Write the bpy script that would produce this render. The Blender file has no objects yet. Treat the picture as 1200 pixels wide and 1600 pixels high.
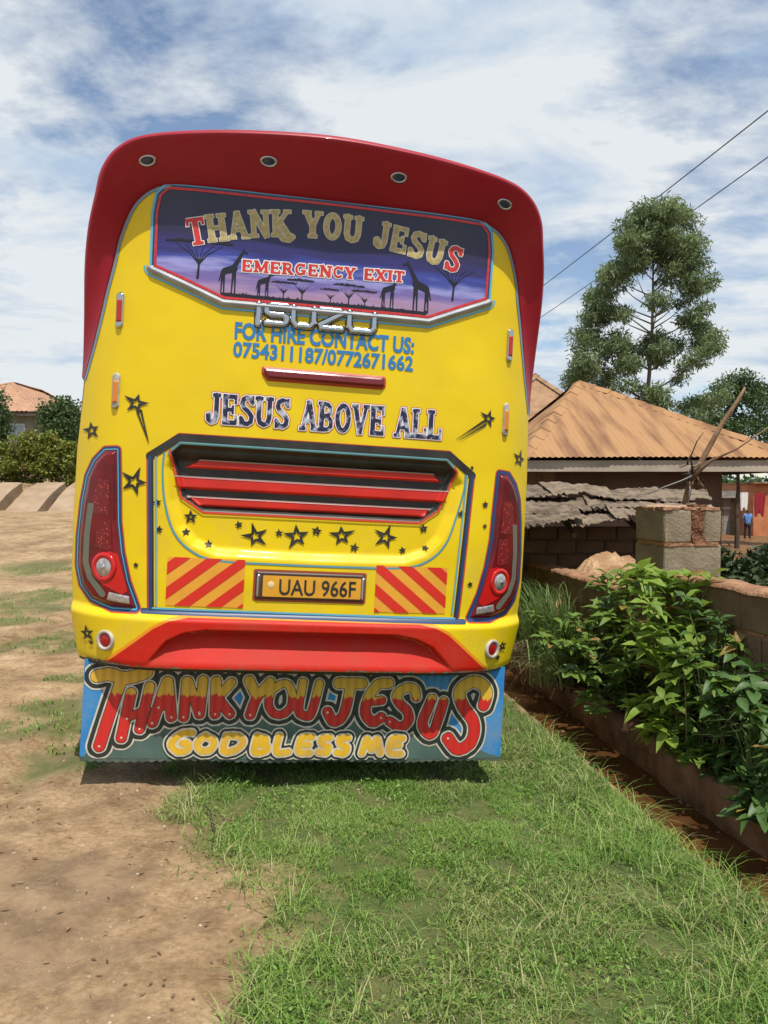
import bpy, math, random
import numpy as np
from mathutils import Vector, Matrix
random.seed(7); rng = np.random.default_rng(7)
R = math.radians
S = bpy.context.scene
COL = S.collection

# ------------------------------------------------------------------ camera, light, sky
cam = bpy.data.objects.new('camera', bpy.data.cameras.new('camera')); COL.objects.link(cam)
cam.location = (0, 0, 1.5); cam.rotation_euler = (R(90 - 1.432), 0, 0)
cam.data.sensor_fit = 'VERTICAL'; cam.data.sensor_height = 32.0; cam.data.lens = 24.0
cam.data.clip_start = .05; cam.data.clip_end = 3000
S.camera = cam
SUN_AZ, SUN_EL = 21.0, 65.0                       # degrees right of straight behind the camera, elevation
sd = Vector((math.sin(R(SUN_AZ)) * math.cos(R(SUN_EL)), -math.cos(R(SUN_AZ)) * math.cos(R(SUN_EL)), math.sin(R(SUN_EL))))
sun = bpy.data.objects.new('sun', bpy.data.lights.new('sun', 'SUN')); COL.objects.link(sun)
sun.data.energy = 5.0; sun.data.angle = R(.5); sun.data.color = (1, .945, .86)
sun.rotation_euler = sd.to_track_quat('Z', 'Y').to_euler(); sun.location = (5, -5, 12)
S.view_settings.view_transform = 'Standard'; S.view_settings.look = 'None'
S.view_settings.exposure = -0.02; S.view_settings.gamma = 1.0; S.view_settings.use_curve_mapping = False
S.render.resolution_x = 768; S.render.resolution_y = 1024

W = bpy.data.worlds.new('World'); S.world = W; W.use_nodes = True
nt = W.node_tree; nt.nodes.clear()
def wn(t, **k):
    n = nt.nodes.new(t)
    for a, b in k.items(): setattr(n, a, b)
    return n
def wl(a, b): nt.links.new(a, b)
out = wn('ShaderNodeOutputWorld'); bg = wn('ShaderNodeBackground'); bgc = wn('ShaderNodeBackground'); mix = wn('ShaderNodeMixShader')
sky = wn('ShaderNodeTexSky', sky_type='NISHITA', sun_disc=False)
sky.sun_elevation = R(SUN_EL); sky.sun_rotation = R(180 - SUN_AZ); sky.altitude = 1100; sky.air_density = 1.25; sky.dust_density = .6
wl(sky.outputs[0], bg.inputs[0]); bg.inputs[1].default_value = .14
tc = wn('ShaderNodeTexCoord'); sx = wn('ShaderNodeSeparateXYZ'); wl(tc.outputs['Generated'], sx.inputs[0])
def mth(op, a, b=None, c=None, clamp=False):
    n = wn('ShaderNodeMath', operation=op); n.use_clamp = clamp
    for i, q in enumerate((a, b, c)):
        if q is None: continue
        if isinstance(q, (int, float)): n.inputs[i].default_value = q
        else: wl(q, n.inputs[i])
    return n.outputs[0]
zc = mth('ADD', mth('MAXIMUM', sx.outputs[2], 0.0), .20)
cx = wn('ShaderNodeCombineXYZ'); wl(mth('DIVIDE', sx.outputs[0], zc), cx.inputs[0]); wl(mth('DIVIDE', sx.outputs[1], zc), cx.inputs[1])
def cloudnoise(scale, det, rough, dist, loc, rot=0, sc=(1, 1, 1)):
    mp = wn('ShaderNodeMapping'); wl(cx.outputs[0], mp.inputs[0])
    mp.inputs['Location'].default_value = loc; mp.inputs['Rotation'].default_value = (0, 0, R(rot)); mp.inputs['Scale'].default_value = sc
    n = wn('ShaderNodeTexNoise'); wl(mp.outputs[0], n.inputs['Vector'])
    n.inputs['Scale'].default_value = scale; n.inputs['Detail'].default_value = det; n.inputs['Roughness'].default_value = rough; n.inputs['Distortion'].default_value = dist
    return n.outputs[0]
n1 = cloudnoise(1.15, 10, .60, .25, (4.48, 1.72, 0), 20, (1, 1.15, 1))
n2 = cloudnoise(3.6, 6, .6, .2, (1.28, 7.32, 0), 20, (1, 1.5, 1))
n3 = cloudnoise(1.9, 7, .6, .3, (9.1, 3.3, 0), 35, (1, 1.5, 1))
cov = mth('ADD', mth('MULTIPLY', n1, .72), mth('MULTIPLY', n2, .28))
rmp = wn('ShaderNodeValToRGB'); wl(cov, rmp.inputs[0])
rmp.color_ramp.elements[0].position = .415; rmp.color_ramp.elements[0].color = (.04, .04, .04, 1)
rmp.color_ramp.elements[1].position = .51; rmp.color_ramp.elements[1].color = (.98, .98, .98, 1)
crm = wn('ShaderNodeValToRGB'); wl(n3, crm.inputs[0])
e = crm.color_ramp.elements; e[0].position = .36; e[0].color = (.54, .69, .88, 1); e[1].position = .54; e[1].color = (.92, .97, 1.0, 1)
wl(crm.outputs[0], bgc.inputs[0]); bgc.inputs[1].default_value = .88
wl(rmp.outputs[0], mix.inputs[0]); wl(bg.outputs[0], mix.inputs[1]); wl(bgc.outputs[0], mix.inputs[2]); wl(mix.outputs[0], out.inputs[0])

# ------------------------------------------------------------------ materials
def M(name, col, rough=.7, col2=None, scale=6, metal=0, bump=0, bscale=None, coat=0, trans=0, spec=.5, detail=5, mixlo=.35, mixhi=.65, stretch=None, alpha=None, ior=None):
    m = bpy.data.materials.new(name); m.use_nodes = True; t = m.node_tree; b = t.nodes['Principled BSDF']
    b.inputs['Base Color'].default_value = (*col, 1); b.inputs['Roughness'].default_value = rough
    b.inputs['Metallic'].default_value = metal; b.inputs['Specular IOR Level'].default_value = spec
    if coat: b.inputs['Coat Weight'].default_value = coat; b.inputs['Coat Roughness'].default_value = .06
    tc = t.nodes.new('ShaderNodeTexCoord'); v = tc.outputs['Object']
    if stretch:
        mp = t.nodes.new('ShaderNodeMapping'); mp.inputs['Scale'].default_value = stretch; t.links.new(v, mp.inputs[0]); v = mp.outputs[0]
    if col2:
        n = t.nodes.new('ShaderNodeTexNoise'); n.inputs['Scale'].default_value = scale; n.inputs['Detail'].default_value = detail; t.links.new(v, n.inputs['Vector'])
        r = t.nodes.new('ShaderNodeValToRGB'); r.color_ramp.elements[0].position = mixlo; r.color_ramp.elements[1].position = mixhi
        r.color_ramp.elements[0].color = (*col, 1); r.color_ramp.elements[1].color = (*col2, 1)
        t.links.new(n.outputs[0], r.inputs[0]); t.links.new(r.outputs[0], b.inputs['Base Color'])
    if bump:
        n = t.nodes.new('ShaderNodeTexNoise'); n.inputs['Scale'].default_value = bscale or scale * 3; n.inputs['Detail'].default_value = 6; t.links.new(v, n.inputs['Vector'])
        bb = t.nodes.new('ShaderNodeBump'); bb.inputs['Strength'].default_value = 1; bb.inputs['Distance'].default_value = bump
        t.links.new(n.outputs[0], bb.inputs['Height']); t.links.new(bb.outputs[0], b.inputs['Normal'])
    if trans:
        tr = t.nodes.new('ShaderNodeBsdfTranslucent'); mx = t.nodes.new('ShaderNodeMixShader'); mx.inputs[0].default_value = trans
        src = b.inputs['Base Color']
        if src.is_linked: t.links.new(src.links[0].from_socket, tr.inputs[0])
        else: tr.inputs[0].default_value = (*col, 1)
        o = t.nodes['Material Output']; t.links.new(b.outputs[0], mx.inputs[1]); t.links.new(tr.outputs[0], mx.inputs[2]); t.links.new(mx.outputs[0], o.inputs[0])
    return m
def attr_mat(name, attr, stops, rough=.6, trans=0, bump=0, bscale=30, spec=.4):
    m = bpy.data.materials.new(name); m.use_nodes = True; t = m.node_tree; b = t.nodes['Principled BSDF']
    b.inputs['Roughness'].default_value = rough; b.inputs['Specular IOR Level'].default_value = spec
    a = t.nodes.new('ShaderNodeAttribute'); a.attribute_name = attr
    r = t.nodes.new('ShaderNodeValToRGB')
    while len(r.color_ramp.elements) < len(stops): r.color_ramp.elements.new(.5)
    for e, (p, c) in zip(r.color_ramp.elements, stops): e.position = p
    for e, (p, c) in zip(r.color_ramp.elements, stops): e.color = (*c, 1)
    t.links.new(a.outputs['Fac'], r.inputs[0]); t.links.new(r.outputs[0], b.inputs['Base Color'])
    if trans:
        tr = t.nodes.new('ShaderNodeBsdfTranslucent'); mx = t.nodes.new('ShaderNodeMixShader'); mx.inputs[0].default_value = trans
        t.links.new(r.outputs[0], tr.inputs[0]); o = t.nodes['Material Output']
        t.links.new(b.outputs[0], mx.inputs[1]); t.links.new(tr.outputs[0], mx.inputs[2]); t.links.new(mx.outputs[0], o.inputs[0])
    return m

YEL = M('yellow_paint', (.75, .55, .005), .38, (.69, .495, .005), 2.2, coat=.06, spec=.28, bump=.0006, bscale=7, mixlo=.3, mixhi=.7)
def dust(m, amt=.30, z0=0.62, z1=1.7):
    t = m.node_tree; b = t.nodes['Principled BSDF']; lk = t.links.new; src = b.inputs['Base Color'].links[0].from_socket
    tc = t.nodes.new('ShaderNodeTexCoord'); n = t.nodes.new('ShaderNodeTexNoise'); n.inputs['Scale'].default_value = 5; n.inputs['Detail'].default_value = 10; n.inputs['Roughness'].default_value = .72; lk(tc.outputs['Object'], n.inputs['Vector'])
    sp = t.nodes.new('ShaderNodeSeparateXYZ'); lk(tc.outputs['Object'], sp.inputs[0])
    mr = t.nodes.new('ShaderNodeMapRange'); lk(sp.outputs[2], mr.inputs[0]); mr.inputs[1].default_value = z0; mr.inputs[2].default_value = z1; mr.inputs[3].default_value = 1; mr.inputs[4].default_value = .22
    rr = t.nodes.new('ShaderNodeMapRange'); lk(n.outputs[0], rr.inputs[0]); rr.inputs[1].default_value = .45; rr.inputs[2].default_value = .72
    mu = t.nodes.new('ShaderNodeMath'); mu.operation = 'MULTIPLY'; lk(mr.outputs[0], mu.inputs[0]); lk(rr.outputs[0], mu.inputs[1])
    m2 = t.nodes.new('ShaderNodeMath'); m2.operation = 'MULTIPLY'; lk(mu.outputs[0], m2.inputs[0]); m2.inputs[1].default_value = amt
    x = t.nodes.new('ShaderNodeMix'); x.data_type = 'RGBA'; lk(m2.outputs[0], x.inputs[0]); lk(src, x.inputs[6]); x.inputs[7].default_value = (.30, .20, .11, 1); lk(x.outputs[2], b.inputs['Base Color'])
    ra = t.nodes.new('ShaderNodeMapRange'); lk(m2.outputs[0], ra.inputs[0]); ra.inputs[2].default_value = .3; ra.inputs[3].default_value = b.inputs['Roughness'].default_value; ra.inputs[4].default_value = .8; lk(ra.outputs[0], b.inputs['Roughness'])
dust(YEL, .36)
RED = M('dark_red_paint', (.33, .010, .026), .40, (.29, .009, .022), 3, coat=.08, spec=.3)
RED2 = M('bright_red_paint', (.50, .014, .005), .5, (.44, .012, .005), 5, spec=.25, bump=.0005, bscale=9)
dust(RED2, .16); dust(RED, .15)
BLACK = M('black_paint', (.012, .011, .010), .45, (.03, .028, .022), 9)
NAVY = M('dark_blue_paint', (.015, .045, .12), .4)
LBLUE = M('light_blue_paint', (.10, .38, .55), .4)
TBLUE = M('blue_lettering', (.02, .17, .42), .45)
SLATRED = M('slat_red_paint', (.60, .020, .010), .38, (.5, .018, .01), 6)
CHROME = M('chrome', (.50, .51, .53), .24, metal=1.0, bump=.0015, bscale=18)
SILVER = M('silver_trim', (.40, .42, .44), .55, (.28, .30, .32), 9, metal=.25, spec=.3)
WHITE = M('white_print', (.72, .70, .66), .5)
CREAM = M('cream_print', (.62, .58, .47), .5, (.5, .47, .38), 30)
GOLD = M('gold_print', (.50, .40, .16), .4, (.34, .27, .10), 55)
PRED = M('red_print', (.62, .03, .03), .4, (.45, .02, .02), 40)
RUBBER = M('rubber', (.02, .02, .02), .8)
GLASSD = M('dark_glass', (.012, .016, .022), .06, spec=.8)

# ------------------------------------------------------------------ object helpers
def tag(o, label=None, cat=None, group=None, kind=None):
    if label: o['label'] = label
    if cat: o['category'] = cat
    if group: o['group'] = group
    if kind: o['kind'] = kind
    return o
def empty(name, loc=(0, 0, 0), rz=0):
    o = bpy.data.objects.new(name, None); COL.objects.link(o); o.location = loc; o.rotation_euler = (0, 0, rz); o.empty_display_size = .2
    return o
def mk(name, v, f, mats, parent=None, mi=None, smooth=False, autos=None):
    me = bpy.data.meshes.new(name); me.from_pydata([tuple(map(float, q)) for q in v], [], [tuple(map(int, q)) for q in f])
    for m in (mats if isinstance(mats, (list, tuple)) else [mats]): me.materials.append(m)
    if mi is not None: me.polygons.foreach_set('material_index', np.array(mi, dtype=np.int32))
    if smooth: me.polygons.foreach_set('use_smooth', np.ones(len(me.polygons), bool))
    me.update(); o = bpy.data.objects.new(name, me); COL.objects.link(o)
    if parent: o.parent = parent
    return o
def mk_np(name, V, Fc, mats, parent=None, attr=None, smooth=False):
    """V (n,3), Fc (m,k) all faces the same size"""
    V = np.asarray(V, np.float32); Fc = np.asarray(Fc, np.int32); k = Fc.shape[1]
    me = bpy.data.meshes.new(name); me.vertices.add(len(V)); me.vertices.foreach_set('co', V.ravel())
    me.loops.add(Fc.size); me.loops.foreach_set('vertex_index', Fc.ravel())
    me.polygons.add(len(Fc)); me.polygons.foreach_set('loop_start', np.arange(0, Fc.size, k, dtype=np.int32))
    me.polygons.foreach_set('loop_total', np.full(len(Fc), k, np.int32))
    if smooth: me.polygons.foreach_set('use_smooth', np.ones(len(Fc), bool))
    for m in (mats if isinstance(mats, (list, tuple)) else [mats]): me.materials.append(m)
    me.update(calc_edges=True)
    if attr:
        for an, av in attr.items():
            a = me.attributes.new(an, 'FLOAT', 'POINT'); a.data.foreach_set('value', np.asarray(av, np.float32))
    o = bpy.data.objects.new(name, me); COL.objects.link(o)
    if parent: o.parent = parent
    return o
class MB:
    def __init__(s): s.v = []; s.f = []; s.m = []
    def add(s, v, f, m=0):
        n = len(s.v); s.v += [tuple(q) for q in v]; s.f += [tuple(i + n for i in q) for q in f]; s.m += [m] * len(f)
    def box(s, a, b, m=0, jit=0):
        x0, y0, z0 = a; x1, y1, z1 = b
        v = [(x0, y0, z0), (x1, y0, z0), (x1, y1, z0), (x0, y1, z0), (x0, y0, z1), (x1, y0, z1), (x1, y1, z1), (x0, y1, z1)]
        if jit: v = [tuple(c + random.uniform(-jit, jit) for c in q) for q in v]
        s.add(v, [(0, 3, 2, 1), (4, 5, 6, 7), (0, 1, 5, 4), (1, 2, 6, 5), (2, 3, 7, 6), (3, 0, 4, 7)], m)
    def tube(s, pts, r, n=6, m=0, cap=True):
        pts = [Vector(p) for p in pts]; rs = r if isinstance(r, (list, tuple)) else [r] * len(pts)
        V = []; F = []
        for i, p in enumerate(pts):
            t = (pts[min(i + 1, len(pts) - 1)] - pts[max(i - 1, 0)]).normalized()
            a = t.orthogonal().normalized() if i == 0 else (a - t * a.dot(t)).normalized()
            b = t.cross(a)
            for k in range(n):
                an = 2 * math.pi * k / n; V.append(p + (a * math.cos(an) + b * math.sin(an)) * rs[i])
        for i in range(len(pts) - 1):
            for k in range(n): F.append((i * n + k, i * n + (k + 1) % n, (i + 1) * n + (k + 1) % n, (i + 1) * n + k))
        if cap: F.append(tuple(range(n))[::-1]); F.append(tuple((len(pts) - 1) * n + k for k in range(n)))
        s.add(V, F, m)
    def build(s, name, mats, parent=None, smooth=False):
        return mk(name, s.v, s.f, mats, parent, s.m, smooth)
def sstep(x): x = np.clip(x, 0, 1); return x * x * (3 - 2 * x)
_T = rng.random((256, 256))
def vnoise(x, y):
    xi = np.floor(x).astype(int); yi = np.floor(y).astype(int); fx = sstep(x - xi); fy = sstep(y - yi)
    g = lambda i, j: _T[i % 256, j % 256]
    return (g(xi, yi) * (1 - fx) + g(xi + 1, yi) * fx) * (1 - fy) + (g(xi, yi + 1) * (1 - fx) + g(xi + 1, yi + 1) * fx) * fy
def fbm(x, y, o=4):
    r = 0; a = .5; t = 0
    for k in range(o): r = r + a * vnoise(x * 2 ** k + 17 * k, y * 2 ** k + 31 * k); t += a; a *= .55
    return r / t

BETA = R(8.3); cb, sb = math.cos(BETA), math.sin(BETA)
def la(L, A, z=0.0): return (L * cb - A * sb, L * sb + A * cb, z)       # lane coordinates: L across to the right, A along the wall

# ------------------------------------------------------------------ ground
def zbase(L): return -.05 * np.clip(L + .4, -1.2, 2.4)
def xy_to_la(x, y): return x * cb + y * sb, -x * sb + y * cb
def zterr(L, A):
    x = L * cb - A * sb; y = L * sb + A * cb
    z = zbase(L) + (fbm(x * 1.6, y * 1.6) - .5) * .05 + (fbm(x * 9, y * 9, 3) - .5) * .018 + (fbm(x * 1.1 + 40, y * 4.5, 4) - .5) * .045 * (L < -.6)
    for xr, am in ((-2.05, .035), (-3.7, .03)):
        dd = (x - xr - .12 * np.sin(y * .45) - .02 * y); z = z - am * np.exp(-(dd / .12) ** 2) * (y > 0) * (y < 22) + am * .5 * np.exp(-((np.abs(dd) - .20) / .07) ** 2) * (y > 0) * (y < 22)
    lf = sstep((-.02 - x / np.maximum(y, 1)) / .14) * (y > 0)
    rise = .84 * sstep((y - 9) / 15.5) + .95 * sstep((y - 26.2) / .4) + 1.5 * sstep((y - 28) / 14)
    z = z + lf * rise
    g = sstep((L - 1.87) / .06) * (1 - sstep((L - 2.9) / .05))
    z = z * (1 - g) + g * (-.30 + (fbm(x * 5, y * 5) - .5) * .05)
    soil = sstep((L - 2.42) / .03) * (1 - sstep((L - 2.98) / .05)); z = z * (1 - soil) + soil * -.09
    far = sstep((L - 3.0) / .05); zf = -.15 - .75 * sstep((L - 3.1) / 1.6) + (fbm(x, y) - .5) * .08
    return z * (1 - far) + zf * far
def axisgrid(lo, hi, fine_lo, fine_hi, step, growth=1.09):
    c = list(np.arange(fine_lo, fine_hi, step)); s = step; q = c[0]
    while q > lo: s *= growth; q -= s; c.insert(0, q)
    s = step; q = c[-1]
    while q < hi: s *= growth; q += s; c.append(q)
    return np.array(c)
XB_Y = [1.9, 2.13, 2.24, 2.43, 2.65, 3.1, 3.3, 3.45, 3.88, 4.2, 5, 30]
XB_X = [-.56, -.58, -.58, -.50, -.52, -.86, -1.02, -1.16, -1.24, -1.25, -1.3, -1.4]
PATCH = [(-5.9, 13.1, .9, .7), (-4.5, 10.2, 1.0, 1.2), (-3.2, 7.5, .5, .7), (-4.1, 8.5, .5, .3), (-2.45, 6.0, .3, .2), (-2.15, 5.1, .35, .6), (-1.75, 4.1, .27, .36), (-2.4, 4.75, .2, .2), (-1.8, 6.6, .5, 1.4), (-3.1, 11.5, .8, .5)]
def grassmask(x, y):
    L, A = xy_to_la(x, y)
    xb = np.interp(y, XB_Y, XB_X)
    n = fbm(x * 3.1 + 5, y * 3.1) - .5
    m = sstep((x - xb + n * .9) / .50)
    m = m * (1 - sstep((L - 1.82 + n * .24) / .07))
    for (px, py, rx, ry) in PATCH:
        d = ((x - px) / rx) ** 2 + ((y - py) / ry) ** 2
        m = np.maximum(m, .8 * sstep((1.15 - d + n * 2.6)) )
    return m
Ls = axisgrid(-320, 300, -3.3, 3.2, .036); As = axisgrid(-40, 420, 1.7, 8.5, .036)
LL, AA = np.meshgrid(Ls, As); ZZ = zterr(LL, AA)
XX = LL * cb - AA * sb; YY = LL * sb + AA * cb
nv, nu = LL.shape; idx = np.arange(nv * nu).reshape(nv, nu)
FF = np.stack([idx[:-1, :-1], idx[:-1, 1:], idx[1:, 1:], idx[1:, :-1]], -1).reshape(-1, 4)
gm = grassmask(XX, YY)
dmp = 1.15 * np.exp(-(((XX + 1.35) / .66) ** 2 + ((YY - 2.60) / .62) ** 2)); wet = .72 * sstep((dmp + (fbm(XX * 5, YY * 5) - .5) * 1.3 - .35) / .45)
dt = sstep((LL - 1.89) / .06)
def ground_material():
    m = bpy.data.materials.new('sandy_ground'); m.use_nodes = True; t = m.node_tree; b = t.nodes['Principled BSDF']; lk = t.links.new
    def at(n): a = t.nodes.new('ShaderNodeAttribute'); a.attribute_name = n; return a.outputs['Fac']
    tc = t.nodes.new('ShaderNodeTexCoord')
    def noise(s, d=6, ro=.6):
        n = t.nodes.new('ShaderNodeTexNoise'); n.inputs['Scale'].default_value = s; n.inputs['Detail'].default_value = d; n.inputs['Roughness'].default_value = ro; lk(tc.outputs['Object'], n.inputs['Vector']); return n.outputs[0]
    def ramp(f, *st):
        r = t.nodes.new('ShaderNodeValToRGB')
        while len(r.color_ramp.elements) < len(st): r.color_ramp.elements.new(.5)
        for e, (p, c) in zip(r.color_ramp.elements, st): e.position = p
        for e, (p, c) in zip(r.color_ramp.elements, st): e.color = (*c, 1)
        lk(f, r.inputs[0]); return r.outputs[0]
    def mx(f, a, c, bt='MIX'):
        n = t.nodes.new('ShaderNodeMix'); n.data_type = 'RGBA'; n.blend_type = bt
        if isinstance(f, float): n.inputs[0].default_value = f
        else: lk(f, n.inputs[0])
        lk(a, n.inputs[6]); lk(c, n.inputs[7]); return n.outputs[2]
    sand = ramp(noise(1.3, 8), (.33, (.235, .155, .085)), (.52, (.360, .248, .138)), (.68, (.440, .320, .190)))
    fine = ramp(noise(38, 8, .7), (.3, (.62, .60, .58)), (.62, (1.12, 1.12, 1.12)))
    col = mx(1.0, sand, fine, 'MULTIPLY')
    mid = ramp(noise(7, 5), (.36, (.74, .70, .66)), (.56, (1.06, 1.06, 1.06)))
    col = mx(1.0, col, mid, 'MULTIPLY')
    wetc = ramp(noise(6, 9), (.42, (.14, .092, .055)), (.60, (.27, .182, .108)))
    col = mx(at('wet'), col, wetc)
    und = ramp(noise(9, 6), (.35, (.065, .105, .026)), (.65, (.13, .130, .048)))
    col = mx(at('grass'), col, und)
    mud = ramp(noise(3, 7), (.35, (.11, .050, .020)), (.65, (.22, .115, .050)))
    col = mx(at('ditch'), col, mud)
    lk(col, b.inputs['Base Color']); b.inputs['Roughness'].default_value = .92; b.inputs['Specular IOR Level'].default_value = .25
    bb = t.nodes.new('ShaderNodeBump'); bb.inputs['Distance'].default_value = .02; bb.inputs['Strength'].default_value = .9
    lk(noise(26, 9, .68), bb.inputs['Height']); lk(bb.outputs[0], b.inputs['Normal'])
    return m
ground = mk_np('ground', np.stack([XX, YY, ZZ], -1).reshape(-1, 3), FF, ground_material(), attr={'grass': gm.ravel(), 'wet': wet.ravel(), 'ditch': dt.ravel()}, smooth=True)
tag(ground, kind='structure')
WATER = M('muddy_water', (.115, .052, .017), .14, (.060, .027, .010), 3.0, bump=.002, bscale=14, spec=.5)
wv = []; wf = []
for i, A in enumerate(np.linspace(1.2, 14, 60)):
    wv += [la(1.88, A, -.285), la(2.40, A, -.285)]
    if i: wf.append((2 * i - 2, 2 * i - 1, 2 * i + 1, 2 * i))
tag(mk('ditch_water', wv, wf, WATER), kind='structure')

# ------------------------------------------------------------------ the bus: surface functions (u right, v up, w out of the rear face)
yaw, lean, roll = R(9.42587304), R(-0.2350937), R(3.16890596)
u_ = np.array([math.cos(yaw), math.sin(yaw), 0]); w_ = np.array([math.sin(yaw), -math.cos(yaw), 0]); v0_ = np.array([0, 0, 1.])
v2_ = v0_ * math.cos(lean) - w_ * math.sin(lean); w2_ = np.cross(u_, v2_)
u3_ = u_ * math.cos(roll) - v2_ * math.sin(roll); v3_ = v2_ * math.cos(roll) + u_ * math.sin(roll)
BO = np.array([-0.33089226, 3.80400537, 1.63901453]); VB = 1.62
base = BO - v3_ * VB
bus = empty('bus'); Mx = Matrix(((u3_[0], -w2_[0], v3_[0], base[0]), (u3_[1], -w2_[1], v3_[1], base[1]), (u3_[2], -w2_[2], v3_[2], base[2]), (0, 0, 0, 1)))
bus.matrix_world = Mx
tag(bus, 'yellow coach with dark red rear hood, seen from behind, covered in painted lettering and stars', 'bus')
def P3(u, v, w): return np.stack([np.asarray(u, float) + 0 * w, -np.asarray(w, float), np.asarray(v, float) + VB + 0 * w], -1)

def sd_poly(X, Y, pts):
    d = np.full(X.shape, 1e9); s = np.ones(X.shape); n = len(pts)
    for i in range(n):
        ax, ay = pts[i]; bx, by = pts[i - 1]
        ex, ey = bx - ax, by - ay; wx, wy = X - ax, Y - ay
        q = np.clip((wx * ex + wy * ey) / (ex * ex + ey * ey + 1e-12), 0, 1)
        d = np.minimum(d, (wx - ex * q) ** 2 + (wy - ey * q) ** 2)
        c1 = Y >= ay; c2 = Y < by; c3 = ex * wy > ey * wx
        s = np.where((c1 & c2 & c3) | (~c1 & ~c2 & ~c3), -s, s)
    return np.sqrt(d) * s
def sym(pts): return pts + [(-x, y) for x, y in pts[::-1]]
HATCH_U = [(-.70, .03), (-.735, -.05), (-.715, -.22), (-.67, -.35), (-.59, -.435), (-.47, -.482), (0, -.490), (.47, -.482), (.59, -.435), (.67, -.35), (.725, -.22), (.765, -.05), (.70, .03)]
GRILLE = [(-.665, .064), (-.705, .02), (-.645, -.195), (-.54, -.262), (.54, -.262), (.635, -.195), (.715, .005), (.665, .064)]
ARCH = [(-.79, -1.10), (-.775, -1.00), (-.68, -.885), (-.60, -.845), (-.50, -.828), (.44, -.828), (.54, -.845), (.63, -.885), (.745, -1.0), (.76, -1.10)]
HW_V = [-1.12, -1.0, -.8, -.6, -.4, .0, .38, .5, .66, .8, .92, 1.03, 1.15, 1.22, 1.265, 1.292, 1.31]
HW_U = [1.105, 1.135, 1.175, 1.19, 1.195, 1.19, 1.160, 1.125, 1.09, 1.06, 1.03, 1.01, .965, .925, .87, .79, .70]
def hw(v): return np.interp(v, HW_V, HW_U)
def hn(v): return np.interp(v, [-1.12, -1.0, -.8, -.6], [1.105, 1.135, 1.175, 1.19])
def Wf(u, v):
    u, v = np.broadcast_arrays(np.asarray(u, float), np.asarray(v, float)); a = np.abs(u) / hn(v)
    w = -.28 * np.minimum(a, 1.05) ** 6 + .02 * (fbm(u * 1.3 + 9, v * 1.3, 2) - .5) + .005 * (fbm(u * 5 + 3, v * 5 + 8, 2) - .5)
    w = w + .045 * sstep((-.745 - v) / .05) - .006 * sstep((-.99 - v) / .03)
    du = sd_poly(u, v, HATCH_U); w = w - .034 * sstep(-du / .055)
    dg = sd_poly(u, v, GRILLE); w = w - .028 * sstep(-dg / .028)
    da = sd_poly(u, v, ARCH); w = w - .095 * sstep(-da / .020) * np.clip((v + 1.01) / .18, 0, 1)
    return w
def Wflap(u, v): return -.150 + .0025 * np.sin(np.asarray(u) * 2 * math.pi / .042) + .010 * np.sin(np.asarray(u) * 2.3 + 1) + .03 * (np.asarray(v) + 1.0) * -.6

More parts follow.
